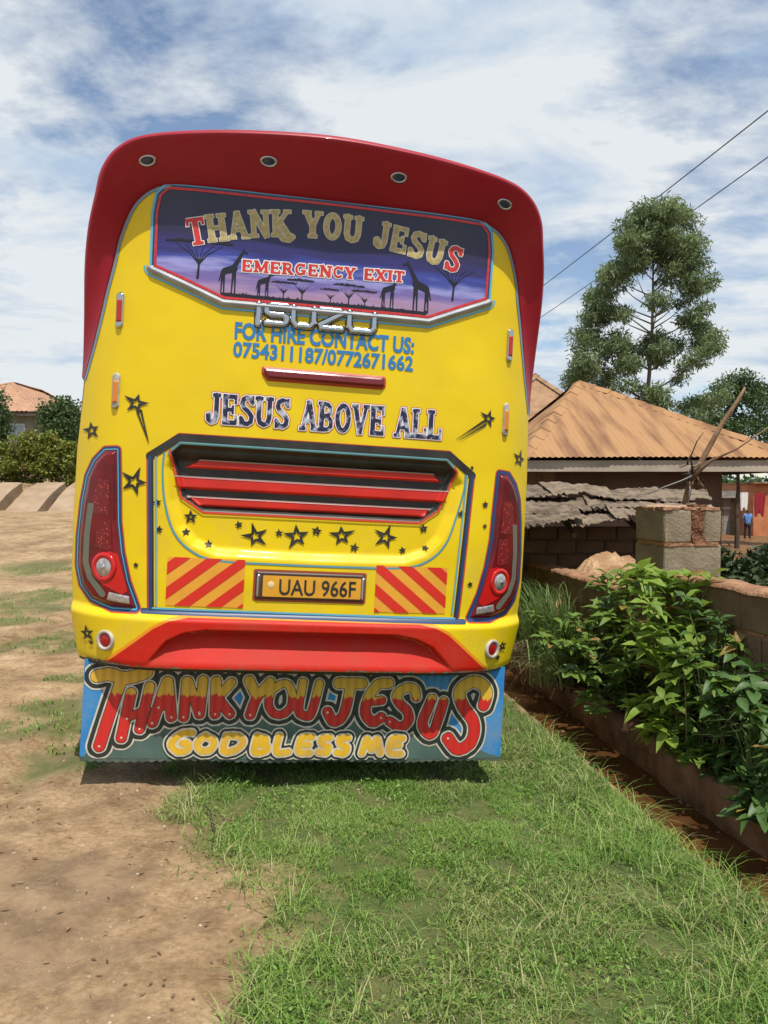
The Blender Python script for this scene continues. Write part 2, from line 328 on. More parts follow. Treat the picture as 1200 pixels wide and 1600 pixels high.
class Fld:
    def __init__(s, u0, v0, u1, v1, h=.004):
        s.h = h; s.u = np.arange(u0, u1 + h, h); s.v = np.arange(v0, v1 + h, h); s.U, s.V = np.meshgrid(s.u, s.v); s.G = np.full(s.U.shape, 9.0)
    def win(s, xs, ys, pad):
        i0 = max(0, int((min(xs) - pad - s.u[0]) / s.h)); i1 = int((max(xs) + pad - s.u[0]) / s.h) + 2
        j0 = max(0, int((min(ys) - pad - s.v[0]) / s.h)); j1 = int((max(ys) + pad - s.v[0]) / s.h) + 2
        return slice(j0, max(j1, 0)), slice(i0, max(i1, 0))
    def seg(s, a, b, r, r2=None, butt=False, pad=.05):
        r2 = r if r2 is None else r2
        w = s.win((a[0], b[0]), (a[1], b[1]), max(r, r2) + pad); X, Y = s.U[w], s.V[w]
        if X.size == 0: return
        ex, ey = b[0] - a[0], b[1] - a[1]; l = math.hypot(ex, ey) + 1e-9; ex /= l; ey /= l
        px, py = X - a[0], Y - a[1]; t = px * ex + py * ey; n = np.abs(-px * ey + py * ex)
        if butt:
            dx = np.abs(t - l / 2) - l / 2; dy = n - r
            d = np.minimum(np.maximum(dx, dy), 0) + np.sqrt(np.maximum(dx, 0) ** 2 + np.maximum(dy, 0) ** 2)
        else:
            q = np.clip(t / l, 0, 1); d = np.sqrt((t - q * l) ** 2 + n ** 2) - (r + (r2 - r) * q)
        s.G[w] = np.minimum(s.G[w], d)
    def line(s, pts, r, pad=.05):
        for a, b in zip(pts[:-1], pts[1:]): s.seg(a, b, r, pad=pad)
    def poly(s, pts): s.G = np.minimum(s.G, sd_poly(s.U, s.V, pts))
    def sub(s, pts, m=0): s.G = np.maximum(s.G, -(sd_poly(s.U, s.V, pts) - m))
    def cut(s, pts): s.G = np.maximum(s.G, sd_poly(s.U, s.V, pts))
    def extract(s, level=0, G=None):
        G = (s.G if G is None else G) - level; nj, ni = G.shape; ins = G < 0
        c = ins[:-1, :-1].astype(int) + ins[:-1, 1:] + ins[1:, 1:] + ins[1:, :-1]
        vid = -np.ones(G.shape, int); need = np.zeros(G.shape, bool)
        act = c > 0
        for dj, di in ((0, 0), (0, 1), (1, 1), (1, 0)): need[dj:nj - 1 + dj, di:ni - 1 + di] |= act
        need &= ins; vid[need] = np.arange(need.sum())
        V = list(zip(s.U[need].tolist(), s.V[need].tolist())); Fc = []
        J, I = np.nonzero(c == 4)
        Fc = np.stack([vid[J, I], vid[J, I + 1], vid[J + 1, I + 1], vid[J + 1, I]], -1).tolist()
        ed = {}
        J, I = np.nonzero((c > 0) & (c < 4))
        for j, i in zip(J.tolist(), I.tolist()):
            cs = ((j, i), (j, i + 1), (j + 1, i + 1), (j + 1, i)); p = []
            for k in range(4):
                a = cs[k]; b = cs[(k + 1) % 4]; ga = G[a]; gb = G[b]
                if ga < 0: p.append(int(vid[a]))
                if (ga < 0) != (gb < 0):
                    key = (a, b) if a < b else (b, a)
                    if key not in ed:
                        q = min(max(ga / (ga - gb), .02), .98); ed[key] = len(V)
                        V.append((s.u[a[1]] + (s.u[b[1]] - s.u[a[1]]) * q, s.v[a[0]] + (s.v[b[0]] - s.v[a[0]]) * q))
                    p.append(ed[key])
            if len(p) >= 3: Fc.append(p)
        return np.array(V), Fc
    def mesh(s, name, mat, parent, off, level=0, surf=Wf, prof=None, smooth=True):
        V, Fc = s.extract(level)
        if len(V) == 0: return None
        w = surf(V[:, 0], V[:, 1]) + off
        if prof:                              # raised: height as a function of distance inside the outline
            gi = np.clip(((V[:, 0] - s.u[0]) / s.h).round().astype(int), 0, len(s.u) - 1); gj = np.clip(((V[:, 1] - s.v[0]) / s.h).round().astype(int), 0, len(s.v) - 1)
            w = w + prof(np.maximum(0, level - s.G[gj, gi]))
        return mk(name, P3(V[:, 0], V[:, 1], w), Fc, mat, parent, smooth=smooth)

def grid_mesh(name, PT, mats, parent, mi=None, smooth=True, flip=False):
    nj, ni = PT.shape[:2]; ix = np.arange(nj * ni).reshape(nj, ni)
    f = np.stack([ix[:-1, :-1], ix[:-1, 1:], ix[1:, 1:], ix[1:, :-1]], -1).reshape(-1, 4)
    if flip: f = f[:, ::-1]
    return mk_np(name, PT.reshape(-1, 3), f, mats, parent, smooth=smooth)

# rear panel
vv = np.arange(-1.02, 1.312, .008); ss = np.linspace(-1, 1, 300)
UU = hw(vv)[:, None] * ss[None, :]; VV = np.repeat(vv[:, None], len(ss), 1); WW = Wf(UU, VV)
ext = []
for k, (du, dw) in enumerate(((.02, -.09), (.024, -.2))):
    ext.append((du, dw))
def edge_cols(side):
    cols = []
    for du, dw in ext:
        u = side * (hw(vv) + du * (vv < .6)); w = Wf(side * hw(vv), vv) + dw; cols.append(P3(u, vv, w))
    return cols
core = P3(UU, VV, WW); Lc = edge_cols(-1); Rc = edge_cols(1)
PT = np.concatenate([np.stack(Lc[::-1], 1), core, np.stack(Rc, 1)], 1)
rear = grid_mesh('rear_panel', PT, YEL, bus)
# underside of the bumper
uu = np.linspace(-1.125, 1.125, 80)
bt = np.stack([P3(uu, 0 * uu - 1.02, Wf(uu, 0 * uu - 1.02) + .001), P3(uu, 0 * uu - 1.035, Wf(uu, 0 * uu - 1.02) - .01), P3(uu, 0 * uu - 1.03, Wf(uu, 0 * uu - 1.02) - .35)], 0)
grid_mesh('bumper_lip', bt, BLACK, bus)
# body shell
prof = [(1.10, -1.10), (1.165, -.85), (1.19, -.6), (1.195, -.3), (1.195, .2), (1.175, .6), (1.15, .9), (1.10, 1.15), (1.02, 1.31), (.88, 1.40), (.62, 1.455), (.3, 1.485), (0, 1.49)]
ring = prof + [(-x, y) for x, y in prof[-2::-1]]
rp = np.array(ring); sts = np.concatenate([[-.34, -.42], np.arange(-.9, -7.7, -.5), [-7.6, -7.75, -7.8]])
scl = np.ones(len(sts)); scl[-2] = .97; scl[-1] = .85
BP = np.stack([P3(rp[:, 0] * k, rp[:, 1] * k, np.full(len(rp), s)) for s, k in zip(sts, scl)], 0)
sh = grid_mesh('body_shell', BP, [YEL, RED], bus, flip=True)
mi = []
for j in range(len(sts) - 1):
    for i in range(len(ring) - 1): mi.append(1 if (ring[i][1] + ring[i + 1][1]) / 2 > .35 else 0)
sh.data.polygons.foreach_set('material_index', np.array(mi, np.int32))
mk('underbody', P3(np.array([-1.08, 1.08, 1.08, -1.08]), np.full(4, -1.06), np.array([-.3, -.3, -7.7, -7.7])), [(0, 1, 2, 3)], BLACK, bus)
mk('front_end', [tuple(q) for q in BP[-1]], [tuple(range(len(ring)))], YEL, bus)
for sde in (-1, 1):                                             # side windows
    for k in range(5):
        w0 = -1.3 - k * 1.25; q = [(sde * 1.182, .45, w0), (sde * 1.182, .45, w0 - 1.12), (sde * 1.15, .98, w0 - 1.12), (sde * 1.15, .98, w0)]
        q2 = [(a + sde * .012, b, c) for a, b, c in q]
        pts = [tuple(P3(a, b, np.array(c))) for a, b, c in q + q2]
        mk('side_window', pts, [(0, 1, 2, 3), (4, 5, 6, 7), (0, 1, 5, 4), (1, 2, 6, 5), (2, 3, 7, 6), (3, 0, 4, 7)], GLASSD, bus)
def wheel(u, w):
    b = MB(); n = 28; pr = [(.24, -.13), (.36, -.14), (.46, -.12), (.485, -.06), (.485, .06), (.46, .12), (.36, .14), (.24, .13)]
    V = []; F = []
    for i, (r, x) in enumerate(pr):
        for k in range(n): a = 2 * math.pi * k / n; V.append((x, math.cos(a) * r, math.sin(a) * r))
    for i in range(len(pr) - 1):
        for k in range(n): F.append((i * n + k, i * n + (k + 1) % n, (i + 1) * n + (k + 1) % n, (i + 1) * n + k))
    wh = empty('wheel'); wh.parent = bus; wh.location = tuple(P3(u, -1.62 + .485, np.array(w)))
    mk('tyre', V, F, RUBBER, wh, smooth=True)
    V = []; F = []
    for i, (r, x) in enumerate([(.245, -.12), (.2, -.06), (.09, -.05), (.08, -.12), (0.01, -.12), (.01, .12), (.08, .12), (.09, .05), (.2, .06), (.245, .12)]):
        for k in range(n): a = 2 * math.pi * k / n; V.append((x, math.cos(a) * r, math.sin(a) * r))
    for i in range(9):
        for k in range(n): F.append((i * n + k, i * n + (k + 1) % n, (i + 1) * n + (k + 1) % n, (i + 1) * n + k))
    mk('rim', V, F, SILVER, wh, smooth=True)
for u in (-.98, .98): wheel(u, -2.3); wheel(u, -6.2)

# red hood / visor round the window
Bk = [(1.172, .36), (1.130, .5), (1.09, .66), (1.06, .80), (1.03, .92), (1.008, 1.03), (.962, 1.15), (.92, 1.215), (.86, 1.26), (.775, 1.288), (.55, 1.293), (.28, 1.295), (0, 1.295)]
Rk = [(1.190, .38, -.30), (1.180, .5, -.27), (1.170, .66, -.22), (1.160, .80, -.17), (1.147, .95, -.11), (1.124, 1.08, -.05), (1.088, 1.20, .01), (1.056, 1.305, .05), (.988, 1.388, .085), (.865, 1.440, .12), (.61, 1.472, .165), (.31, 1.492, .195), (0, 1.500, .21)]
def resamp(P, t):
    P = np.array(P, float); k = np.arange(len(P)); return np.stack([np.interp(t, k, P[:, c]) for c in range(P.shape[1])], -1)
def smooth_curve(P, n):                       # Catmull-Rom through the keys
    P = np.array(P, float); t = np.linspace(0, len(P) - 1, n); i = np.clip(np.floor(t).astype(int), 0, len(P) - 2); f = (t - i)[:, None]
    g = lambda k: P[np.clip(k, 0, len(P) - 1)]
    p0, p1, p2, p3 = g(i - 1), g(i), g(i + 1), g(i + 2)
    return .5 * ((2 * p1) + (-p0 + p2) * f + (2 * p0 - 5 * p1 + 4 * p2 - p3) * f ** 2 + (-p0 + 3 * p1 - 3 * p2 + p3) * f ** 3)
full = lambda K: [(-q[0],) + tuple(q[1:]) for q in K] + [q for q in K[-2::-1]]
NB = 161
Bc = smooth_curve(full(Bk), NB); Rc_ = smooth_curve(full(Rk), NB)
BW = Wf(Bc[:, 0], Bc[:, 1]) + .004
rows = []; rows.append(P3(Bc[:, 0] * .999, Bc[:, 1] - .002, BW - .02))
for s in np.linspace(0, 1, 12):
    U = Bc[:, 0] + (Rc_[:, 0] - Bc[:, 0]) * s; V = Bc[:, 1] + (Rc_[:, 1] - Bc[:, 1]) * s
    w = BW + (Rc_[:, 2] - BW) * (s ** .85); rows.append(P3(U, V, w))
d = np.stack([np.gradient(Rc_[:, 1]), -np.gradient(Rc_[:, 0])], -1); d = -d / np.linalg.norm(d, axis=1, keepdims=True)
if d[NB // 2, 1] < 0: d = -d
amt = np.interp(np.abs(np.arange(NB) - NB // 2), [0, NB * .36, NB * .5], [1, .6, .02])
for e_, b_ in ((.006, -.002), (.020, -.010), (.031, -.030), (.036, -.065)):
    rows.append(P3(Rc_[:, 0] + d[:, 0] * e_ * amt, Rc_[:, 1] + d[:, 1] * e_ * amt, Rc_[:, 2] + b_))
rows.append(P3(Rc_[:, 0] + d[:, 0] * .03 * amt, Rc_[:, 1] + d[:, 1] * .03 * amt, np.full(NB, -.40)))
HPT = np.stack(rows, 0)
hood = grid_mesh('rear_hood', HPT, RED, bus)
sld = np.array([0])
# painted line where yellow meets red
def polyline_ribbon(pts, width, off, mat, name, parent, surf=Wf):
    P = np.array(pts); T = np.gradient(P, axis=0); T /= np.linalg.norm(T, axis=1, keepdims=True) + 1e-9; N = np.stack([-T[:, 1], T[:, 0]], -1)
    a = P + N * width / 2; b_ = P - N * width / 2
    return grid_mesh(name, np.stack([P3(a[:, 0], a[:, 1], surf(a[:, 0], a[:, 1]) + off), P3(b_[:, 0], b_[:, 1], surf(b_[:, 0], b_[:, 1]) + off)], 0), mat, parent)
side = smooth_curve([(-x, y) for x, y in Bk[:10]], 90); side[:, 0] += .010; side[:, 1] -= .004
sl = M('grey_blue_line', (.16, .25, .33), .5)
polyline_ribbon(side, .014, .0045, sl, 'trim_line', bus)
polyline_ribbon(side * np.array([-1, 1]), .014, .0045, sl, 'trim_line', bus)

def ring_mesh(c, ax, ay, r0, r1, nrm, hgt, n=28):      # raised annulus with axes ax, ay around c
    V = []; F = []
    pr = [(r1, 0), (r1, hgt * .7), ((r0 + r1) / 2, hgt), (r0, hgt * .6), (r0, -hgt * .2)]
    for r, h in pr:
        for k in range(n): a = 2 * math.pi * k / n; V.append(tuple(c + ax * math.cos(a) * r + ay * math.sin(a) * r + nrm * h))
    for i in range(len(pr) - 1):
        for k in range(n): F.append((i * n + k, i * n + (k + 1) % n, (i + 1) * n + (k + 1) % n, (i + 1) * n + k))
    return V, F
def dome(c, ax, ay, r, nrm, h, n=24, rings=5):
    V = [tuple(c + nrm * h)]; F = []
    for j in range(1, rings + 1):
        t = j / rings
        for k in range(n): a = 2 * math.pi * k / n; V.append(tuple(c + (ax * math.cos(a) + ay * math.sin(a)) * r * t + nrm * h * (1 - t * t)))
    for k in range(n): F.append((0, 1 + k, 1 + (k + 1) % n))
    for j in range(rings - 1):
        for k in range(n): F.append((1 + j * n + k, 1 + (j + 1) * n + k, 1 + (j + 1) * n + (k + 1) % n, 1 + j * n + (k + 1) % n))
    return V, F
BLUEGL = M('blue_tinted_glass', (.015, .03, .08), .12, spec=.8)
HR = 1 + 6                                              # hood row about half-way up the underside
for u in (-.865, -.32, .32, .865):
    k = int(np.argmin(np.abs(HPT[HR, :, 0] - u) + 9 * (HPT[HR, :, 2] < VB + 1.2))); c = HPT[HR, k]
    tx = HPT[HR, min(k + 2, NB - 1)] - HPT[HR, k - 2]; tx /= np.linalg.norm(tx); ty = HPT[HR + 2, k] - HPT[HR - 2, k]; ty /= np.linalg.norm(ty)
    nn = np.cross(tx, ty); nn /= np.linalg.norm(nn)
    if nn[1] > 0: nn = -nn
    lp = empty('hood_light'); lp.parent = bus
    mk('bezel', *ring_mesh(c, tx, ty * .62, .028, .041, nn, .006), CHROME, lp, smooth=True)
    mk('lens', *dome(c, tx, ty * .62, .030, nn, .005), BLUEGL, lp, smooth=True)

# ---- rear window
WIN = [(-.822, .905), (-.825, 1.15), (-.812, 1.235), (-.775, 1.272), (0, 1.278), (.775, 1.272), (.812, 1.235), (.825, 1.15), (.822, .905), (.515, .776), (-.49, .776)]
win = empty('rear_window'); win.parent = bus
f = Fld(-.86, .72, .86, 1.29, .008); f.poly(WIN)
def winmat():
    m = bpy.data.materials.new('sunset_print_with_hood_shade'); m.use_nodes = True; t = m.node_tree; b = t.nodes['Principled BSDF']; lk = t.links.new
    tc = t.nodes.new('ShaderNodeTexCoord'); sp = t.nodes.new('ShaderNodeSeparateXYZ'); lk(tc.outputs['Object'], sp.inputs[0])
    mp = t.nodes.new('ShaderNodeMapping'); mp.inputs['Scale'].default_value = (1.2, 1, 9); lk(tc.outputs['Object'], mp.inputs[0])
    n = t.nodes.new('ShaderNodeTexNoise'); n.inputs['Scale'].default_value = 2.2; n.inputs['Detail'].default_value = 7; lk(mp.outputs[0], n.inputs['Vector'])
    def ma(op, a, c):
        q = t.nodes.new('ShaderNodeMath'); q.operation = op
        for i, z in enumerate((a, c)):
            if isinstance(z, (int, float)): q.inputs[i].default_value = z
            else: lk(z, q.inputs[i])
        return q.outputs[0]
    h = ma('MULTIPLY', ma('SUBTRACT', sp.outputs[2], VB + .776), 1 / .5)
    hh = ma('ADD', h, ma('MULTIPLY', ma('SUBTRACT', n.outputs[0], .5), .42))
    r = t.nodes.new('ShaderNodeValToRGB'); st = [(0, (.34, .20, .30)), (.10, (.36, .24, .42)), (.20, (.16, .12, .36)), (.28, (.30, .30, .62)), (.36, (.05, .07, .34)), (.46, (.035, .03, .16)), (.62, (.028, .024, .07)), (1, (.022, .022, .04))]  # sunset print; its near-black top also holds the hood's shade as colour
    while len(r.color_ramp.elements) < len(st): r.color_ramp.elements.new(.5)
    for e, (p, c) in zip(r.color_ramp.elements, st): e.position = p
    for e, (p, c) in zip(r.color_ramp.elements, st): e.color = (*c, 1)
    lk(hh, r.inputs[0]); lk(r.outputs[0], b.inputs['Base Color']); b.inputs['Roughness'].default_value = .22; b.inputs['Specular IOR Level'].default_value = .45
    return m
f.mesh('window_glass', winmat(), win, .004)
f = Fld(-.88, .70, .88, 1.30, .006); f.poly(WIN); G0 = f.G.copy()
f.G = np.abs(G0) - .006; f.mesh('window_seal', PRED, win, .0065)
f.G = np.abs(G0 - .0215) - .006; f.mesh('window_surround_line', LBLUE, win, .005)
f.G = np.abs(G0 - .011) - .006; f.mesh('window_inner_line', NAVY, win, .004)
f.G = np.maximum(np.abs(G0 - .025) - .016, (f.V - .905)); f.mesh('lower_window_moulding', SILVER, win, .0055, prof=lambda d: .018 * sstep(d / .012))
f.G = np.maximum(np.abs(G0 - .051) - .005, (f.V - .905)); f.mesh('window_lower_line', LBLUE, win, .0035)
# silhouettes printed on the glass
SIL = M('black_silhouette_print', (.010, .008, .014), .3)
f = Fld(-.83, .775, .83, 1.04, .0035)
f.line([(-.50, .792), (.50, .792)], .008)
for k in range(60):
    x = random.uniform(-.52, .52); f.seg((x, .79), (x + random.uniform(-.01, .01), .80 + random.random() * .012), .004, .001)
def giraffe(x, y, s, fl=1, graze=False):
    q = lambda a, b: (x + fl * a * s, y + b * s)
    f.seg(q(-.12, .52), q(.10, .60), .075 * s, .085 * s)
    if graze: f.seg(q(.10, .62), q(.22, .78), .05 * s, .03 * s); f.seg(q(.22, .80), q(.30, .76), .03 * s, .018 * s)
    else: f.seg(q(.09, .62), q(.30, 1.02), .06 * s, .026 * s); f.seg(q(.30, 1.03), q(.40, .99), .030 * s, .018 * s); f.seg(q(.30, 1.04), q(.28, 1.09), .010 * s)
    for a, b in ((-.17, -.19), (-.13, -.12), (.08, .06), (.13, .14)): f.seg(q(a, .5), q(b, .0), .026 * s, .014 * s)
    f.seg(q(-.19, .52), q(-.24, .28), .010 * s, .014 * s)
giraffe(-.47, .80, .20, 1); giraffe(-.305, .79, .15, 1, True); giraffe(.31, .80, .17, 1, True); giraffe(.47, .795, .23, -1)
def acacia(x, y, s, wd=1.0):
    q = lambda a, b: (x + a * s, y + b * s)
    f.seg(q(0, 0), q(.02, .35), .030 * s, .022 * s)
    for a in (-.42, -.25, -.08, .1, .27, .44): f.seg(q(.02, .33), q(a * .5, .58), .016 * s, .010 * s); f.seg(q(a * .5, .58), q(a * wd, .80), .010 * s, .006 * s)
    for k in range(26):
        a = random.uniform(-.55, .55) * wd; f.seg(q(a - .1, .84 + .1 * (1 - (a / wd / .6) ** 2) * random.random()), q(a + .1, .84 + .06 * random.random()), .018 * s)
acacia(-.62, .86, .20, 1.3); acacia(.64, .875, .20, 1.3); acacia(-.12, .79, .12); acacia(-.21, .79, .10); acacia(.11, .79, .12); acacia(.19, .785, .10); acacia(.02, .79, .085)
f.cut(WIN); f.mesh('animal_and_tree_silhouettes', SIL, win, .0058)

# ---- slab serif letters
def glyphs():
    g = {}
    v = lambda x, w=.2: ('B', x, 0, x, 1, w); s = lambda x, y, w=.34, t=.11: ('B', x - w / 2, y, x + w / 2, y, t)
    sv = lambda x: [s(x, .055), s(x, .945)]
    g['T'] = (.72, [v(.36, .21), ('B', .02, .93, .70, .93, .14), s(.36, .055, .42), ('B', .06, .72, .06, 1, .10), ('B', .66, .72, .66, 1, .10)])
    g['H'] = (.80, [v(.16), v(.62), ('B', .16, .5, .62, .5, .13)] + sv(.16) + sv(.62))
    g['I'] = (.40, [v(.18)] + sv(.18))
    g['A'] = (.80, [('B', .37, 1, .12, .02, .13), ('B', .37, 1, .64, .02, .20), ('B', .2, .33, .56, .33, .11), s(.12, .055, .28), s(.65, .055, .3)])
    g['N'] = (.84, [v(.15, .15), v(.66, .15), ('B', .15, 1, .66, 0, .2)] + [s(.15, .055), s(.13, .945, .3), s(.66, .945)])
    g['K'] = (.80, [v(.16), ('B', .2, .42, .62, .95, .13), ('B', .3, .58, .66, .04, .2), s(.16, .055), s(.16, .945), s(.64, .945, .28), s(.67, .055, .26)])
    g['Y'] = (.78, [('B', .37, .0, .37, .5, .2), ('B', .12, .96, .37, .42, .19), ('B', .62, .96, .37, .42, .14), s(.37, .055), s(.13, .945, .32), s(.62, .945, .3)])
    g['O'] = (.78, [('C', [(.36 + .25 * math.cos(a), .5 + .42 * math.sin(a)) for a in np.linspace(0, 2 * math.pi, 21)], .19)])
    g['G'] = (.80, [('C', [(.36 + .26 * math.cos(a), .5 + .42 * math.sin(a)) for a in np.linspace(.9, 2 * math.pi - .35, 18)], .18), ('B', .4, .42, .72, .42, .12), ('B', .61, .08, .61, .42, .16), ('B', .60, .72, .60, 1, .1)])
    g['C'] = (.74, [('C', [(.36 + .26 * math.cos(a), .5 + .42 * math.sin(a)) for a in np.linspace(.9, 2 * math.pi - .8, 18)], .18), ('B', .60, .70, .60, 1, .1)])
    g['U'] = (.82, [('C', [(.15, .95), (.15, .32), (.22, .14), (.38, .08), (.54, .14), (.61, .32), (.61, .95)], .19), s(.15, .945), s(.61, .945)])
    g['J'] = (.66, [('C', [(.44, .95), (.44, .26), (.37, .1), (.24, .06), (.12, .13), (.1, .26)], .19), s(.44, .945), ('C', [(.12, .26), (.13, .27)], .24)])
    g['E'] = (.74, [v(.16), ('B', .05, .93, .62, .93, .13), ('B', .16, .5, .5, .5, .12), ('B', .05, .07, .66, .07, .14), ('B', .60, .70, .60, 1, .1), ('B', .62, 0, .62, .32, .1), ('B', .48, .36, .48, .64, .09)])
    g['S'] = (.72, [('C', [(.57, .78), (.48, .91), (.34, .94), (.19, .88), (.14, .74), (.22, .60), (.44, .46), (.56, .32), (.53, .14), (.38, .06), (.22, .09), (.11, .24)], .18), ('B', .59, .70, .59, 1, .09), ('B', .09, 0, .09, .32, .09)])
    g['B'] = (.76, [v(.16)] + sv(.16) + [('C', [(.16, .92), (.42, .92), (.53, .82), (.53, .66), (.42, .54), (.16, .54)], .15), ('C', [(.16, .08), (.45, .08), (.58, .18), (.58, .38), (.45, .5), (.16, .5)], .16)])
    g['R'] = (.80, [v(.16)] + sv(.16) + [('C', [(.16, .92), (.42, .92), (.55, .82), (.55, .62), (.42, .5), (.16, .5)], .15), ('B', .38, .5, .62, .04, .19), s(.66, .055, .24)])
    g['V'] = (.78, [('B', .37, 0, .12, .97, .19), ('B', .37, 0, .62, .97, .13), s(.12, .945, .3), s(.62, .945, .28)])
    g['L'] = (.72, [v(.16)] + sv(.16) + [('B', .05, .07, .66, .07, .14), ('B', .62, 0, .62, .36, .1)])
    g['M'] = (1.0, [v(.15, .14), v(.80, .18), ('B', .17, 1, .47, .1, .18), ('B', .78, 1, .47, .1, .12), s(.15, .055), s(.8, .055), s(.12, .945, .26), s(.82, .945, .28)])
    g['X'] = (.78, [('B', .12, .96, .62, .04, .2), ('B', .62, .96, .12, .04, .13)] + sv(.12) + sv(.64))
    g[' '] = (.42, [])
    return g
GL = glyphs()
def slab(f, text, u0, u1, base, height, gap=.04, keep=None):
    """strokes of a line of slab serif letters; base is a function u -> (v, slope)"""
    adv = [GL[c][0] + gap for c in text]; sc = (u1 - u0) / (sum(adv) - gap); x = u0
    for i, c in enumerate(text):
        if keep is None or keep(i):
            um = x + sc * GL[c][0] / 2; bv, sl_ = base(um); ca = math.cos(math.atan(sl_)); sa = math.sin(math.atan(sl_))
            def tr(px, py):
                lx = (px - GL[c][0] / 2) * sc; ly = py * height; return (um + lx * ca - ly * sa, bv + lx * sa + ly * ca)
            ks = (sc + height) / 2
            for st in GL[c][1]:
                if st[0] == 'B':
                    horiz = abs(st[2] - st[4]) < 1e-6; k = height if horiz else sc
                    f.seg(tr(st[1], st[2]), tr(st[3], st[4]), st[5] / 2 * k, butt=True, pad=.03)
                else: f.line([tr(*q) for q in st[1]], st[2] / 2 * min(sc, height), pad=.03)
        x += adv[i] * sc
arc = lambda u: (1.108 - .235 * u * u, -.47 * u * .8)
for name, keep, mat, lab in (('window_lettering', lambda i: 0 < i < 14, GOLD, 'gold arched letters THANK YOU JESUS'), ('window_lettering', lambda i: i == 0, PRED, 'red first letter of THANK YOU JESUS'), ('window_lettering', lambda i: i == 14, PRED, 'red last letter of THANK YOU JESUS')):
    f = Fld(-.69, .99, .69, 1.27, .0032); slab(f, 'THANK YOU JESUS', -.665, .665, arc, .128, gap=.01, keep=keep)
    if name and mat is GOLD: f.line([(-.265, 1.135), (-.225, 1.085), (-.195, 1.083), (-.178, 1.10)], .010)
    o1 = f.mesh('lettering_outline', CREAM if mat is GOLD else WHITE, win, .0062, level=.0042)
    o2 = f.mesh(name, mat, win, .0074, level=.0000); tag(o2, lab)
for kp, lb in ((lambda i: i < 9, 'red letters EMERGENCY'), (lambda i: i > 9, 'red letters EXIT')):
    f = Fld(-.44, .88, .41, 1.01, .003); slab(f, 'EMERGENCY EXIT', -.415, .385, lambda u: (.922 + .012 * u / .4, .01), .056, keep=kp)
    f.mesh('lettering_outline', WHITE, win, .0062, level=.0055); tag(f.mesh('window_lettering', PRED, win, .0074, level=.0005), lb)
def jaamat():
    m = M('photo_fill_print', (.012, .012, .05), .4, (.45, .48, .60), 24, mixlo=.50, mixhi=.66); return m
f = Fld(-.58, .12, .66, .36, .0032); slab(f, 'JESUS ABOVE ALL', -.548, .625, lambda u: (.166 - .003 * u, 0), .146, gap=.0)
f.mesh('lettering_outline', PRED, bus, .0022, level=.0085); f.mesh('lettering_outline', WHITE, bus, .0036, level=.0055); tag(f.mesh('rear_lettering', jaamat(), bus, .005, level=.0005), 'dark blue mottled slab letters JESUS ABOVE ALL')

# ---- sans lettering
def sans(text, u0, u1, vb, h, mat, name, parent, off=.003, bold=.02, lab=None, surf=Wf):
    cu = bpy.data.curves.new('txt', 'FONT'); cu.body = text; cu.size = 1; cu.offset = bold; cu.resolution_u = 3
    ob = bpy.data.objects.new('txt', cu); COL.objects.link(ob); bpy.context.view_layer.update()
    me = ob.evaluated_get(bpy.context.evaluated_depsgraph_get()).to_mesh()
    v = np.array([tuple(q.co) for q in me.vertices]); fc = [tuple(p.vertices) for p in me.polygons]
    bpy.data.objects.remove(ob); bpy.data.curves.remove(cu)
    ymin = 0 if min(v[:, 1]) > -.1 else 0; H = np.percentile(v[:, 1], 98)
    U = u0 + (v[:, 0] - v[:, 0].min()) / np.ptp(v[:, 0]) * (u1 - u0); V = vb + v[:, 1] / H * h
    o = mk(name, P3(U, V, surf(U, V) + off), fc, mat, parent)
    if lab: tag(o, lab)
    return o
sans('FOR HIRE CONTACT US:', -.432, .455, .588, .078, TBLUE, 'rear_lettering', bus, lab='blue capitals FOR HIRE CONTACT US:', bold=.036)
sans('0754311187/0772671662', -.435, .455, .500, .072, TBLUE, 'rear_lettering', bus, lab='blue telephone numbers 0754311187/0772671662', bold=.030)

# ---- chrome badge ISUZU: raised letters
bd = empty('badge'); bd.parent = bus; tag(bd, 'chrome raised letters ISUZU')
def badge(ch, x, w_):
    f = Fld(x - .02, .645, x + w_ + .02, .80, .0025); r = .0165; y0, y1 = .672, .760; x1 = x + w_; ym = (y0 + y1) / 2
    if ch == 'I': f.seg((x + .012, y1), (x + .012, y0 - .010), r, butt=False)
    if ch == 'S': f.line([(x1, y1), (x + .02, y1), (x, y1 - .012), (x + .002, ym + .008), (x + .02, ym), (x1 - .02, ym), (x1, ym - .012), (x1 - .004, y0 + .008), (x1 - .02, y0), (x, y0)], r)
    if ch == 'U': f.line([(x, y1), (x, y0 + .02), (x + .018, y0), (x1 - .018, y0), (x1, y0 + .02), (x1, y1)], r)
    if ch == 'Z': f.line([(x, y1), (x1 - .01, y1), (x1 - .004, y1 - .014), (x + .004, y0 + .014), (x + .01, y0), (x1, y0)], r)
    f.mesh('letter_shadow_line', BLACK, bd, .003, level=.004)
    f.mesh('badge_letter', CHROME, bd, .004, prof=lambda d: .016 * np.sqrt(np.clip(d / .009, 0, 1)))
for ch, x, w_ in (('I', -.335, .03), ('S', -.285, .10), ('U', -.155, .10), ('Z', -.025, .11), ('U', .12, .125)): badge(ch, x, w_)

# ---- high level brake light
bl = empty('brake_light'); bl.parent = bus
f = Fld(-.32, .38, .34, .47, .004); f.poly([(-.285, .452), (.305, .452), (.312, .445), (.312, .412), (.300, .402), (-.262, .402), (-.285, .43)])
f.mesh('housing', M('brick_red_trim', (.42, .05, .02), .4), bl, .002, level=.009, prof=lambda d: .010 * sstep(d / .008))
f.mesh('lens', M('maroon_lens', (.16, .008, .010), .2, spec=.6), bl, .0135, prof=lambda d: .008 * sstep(d / .01), level=-.002)

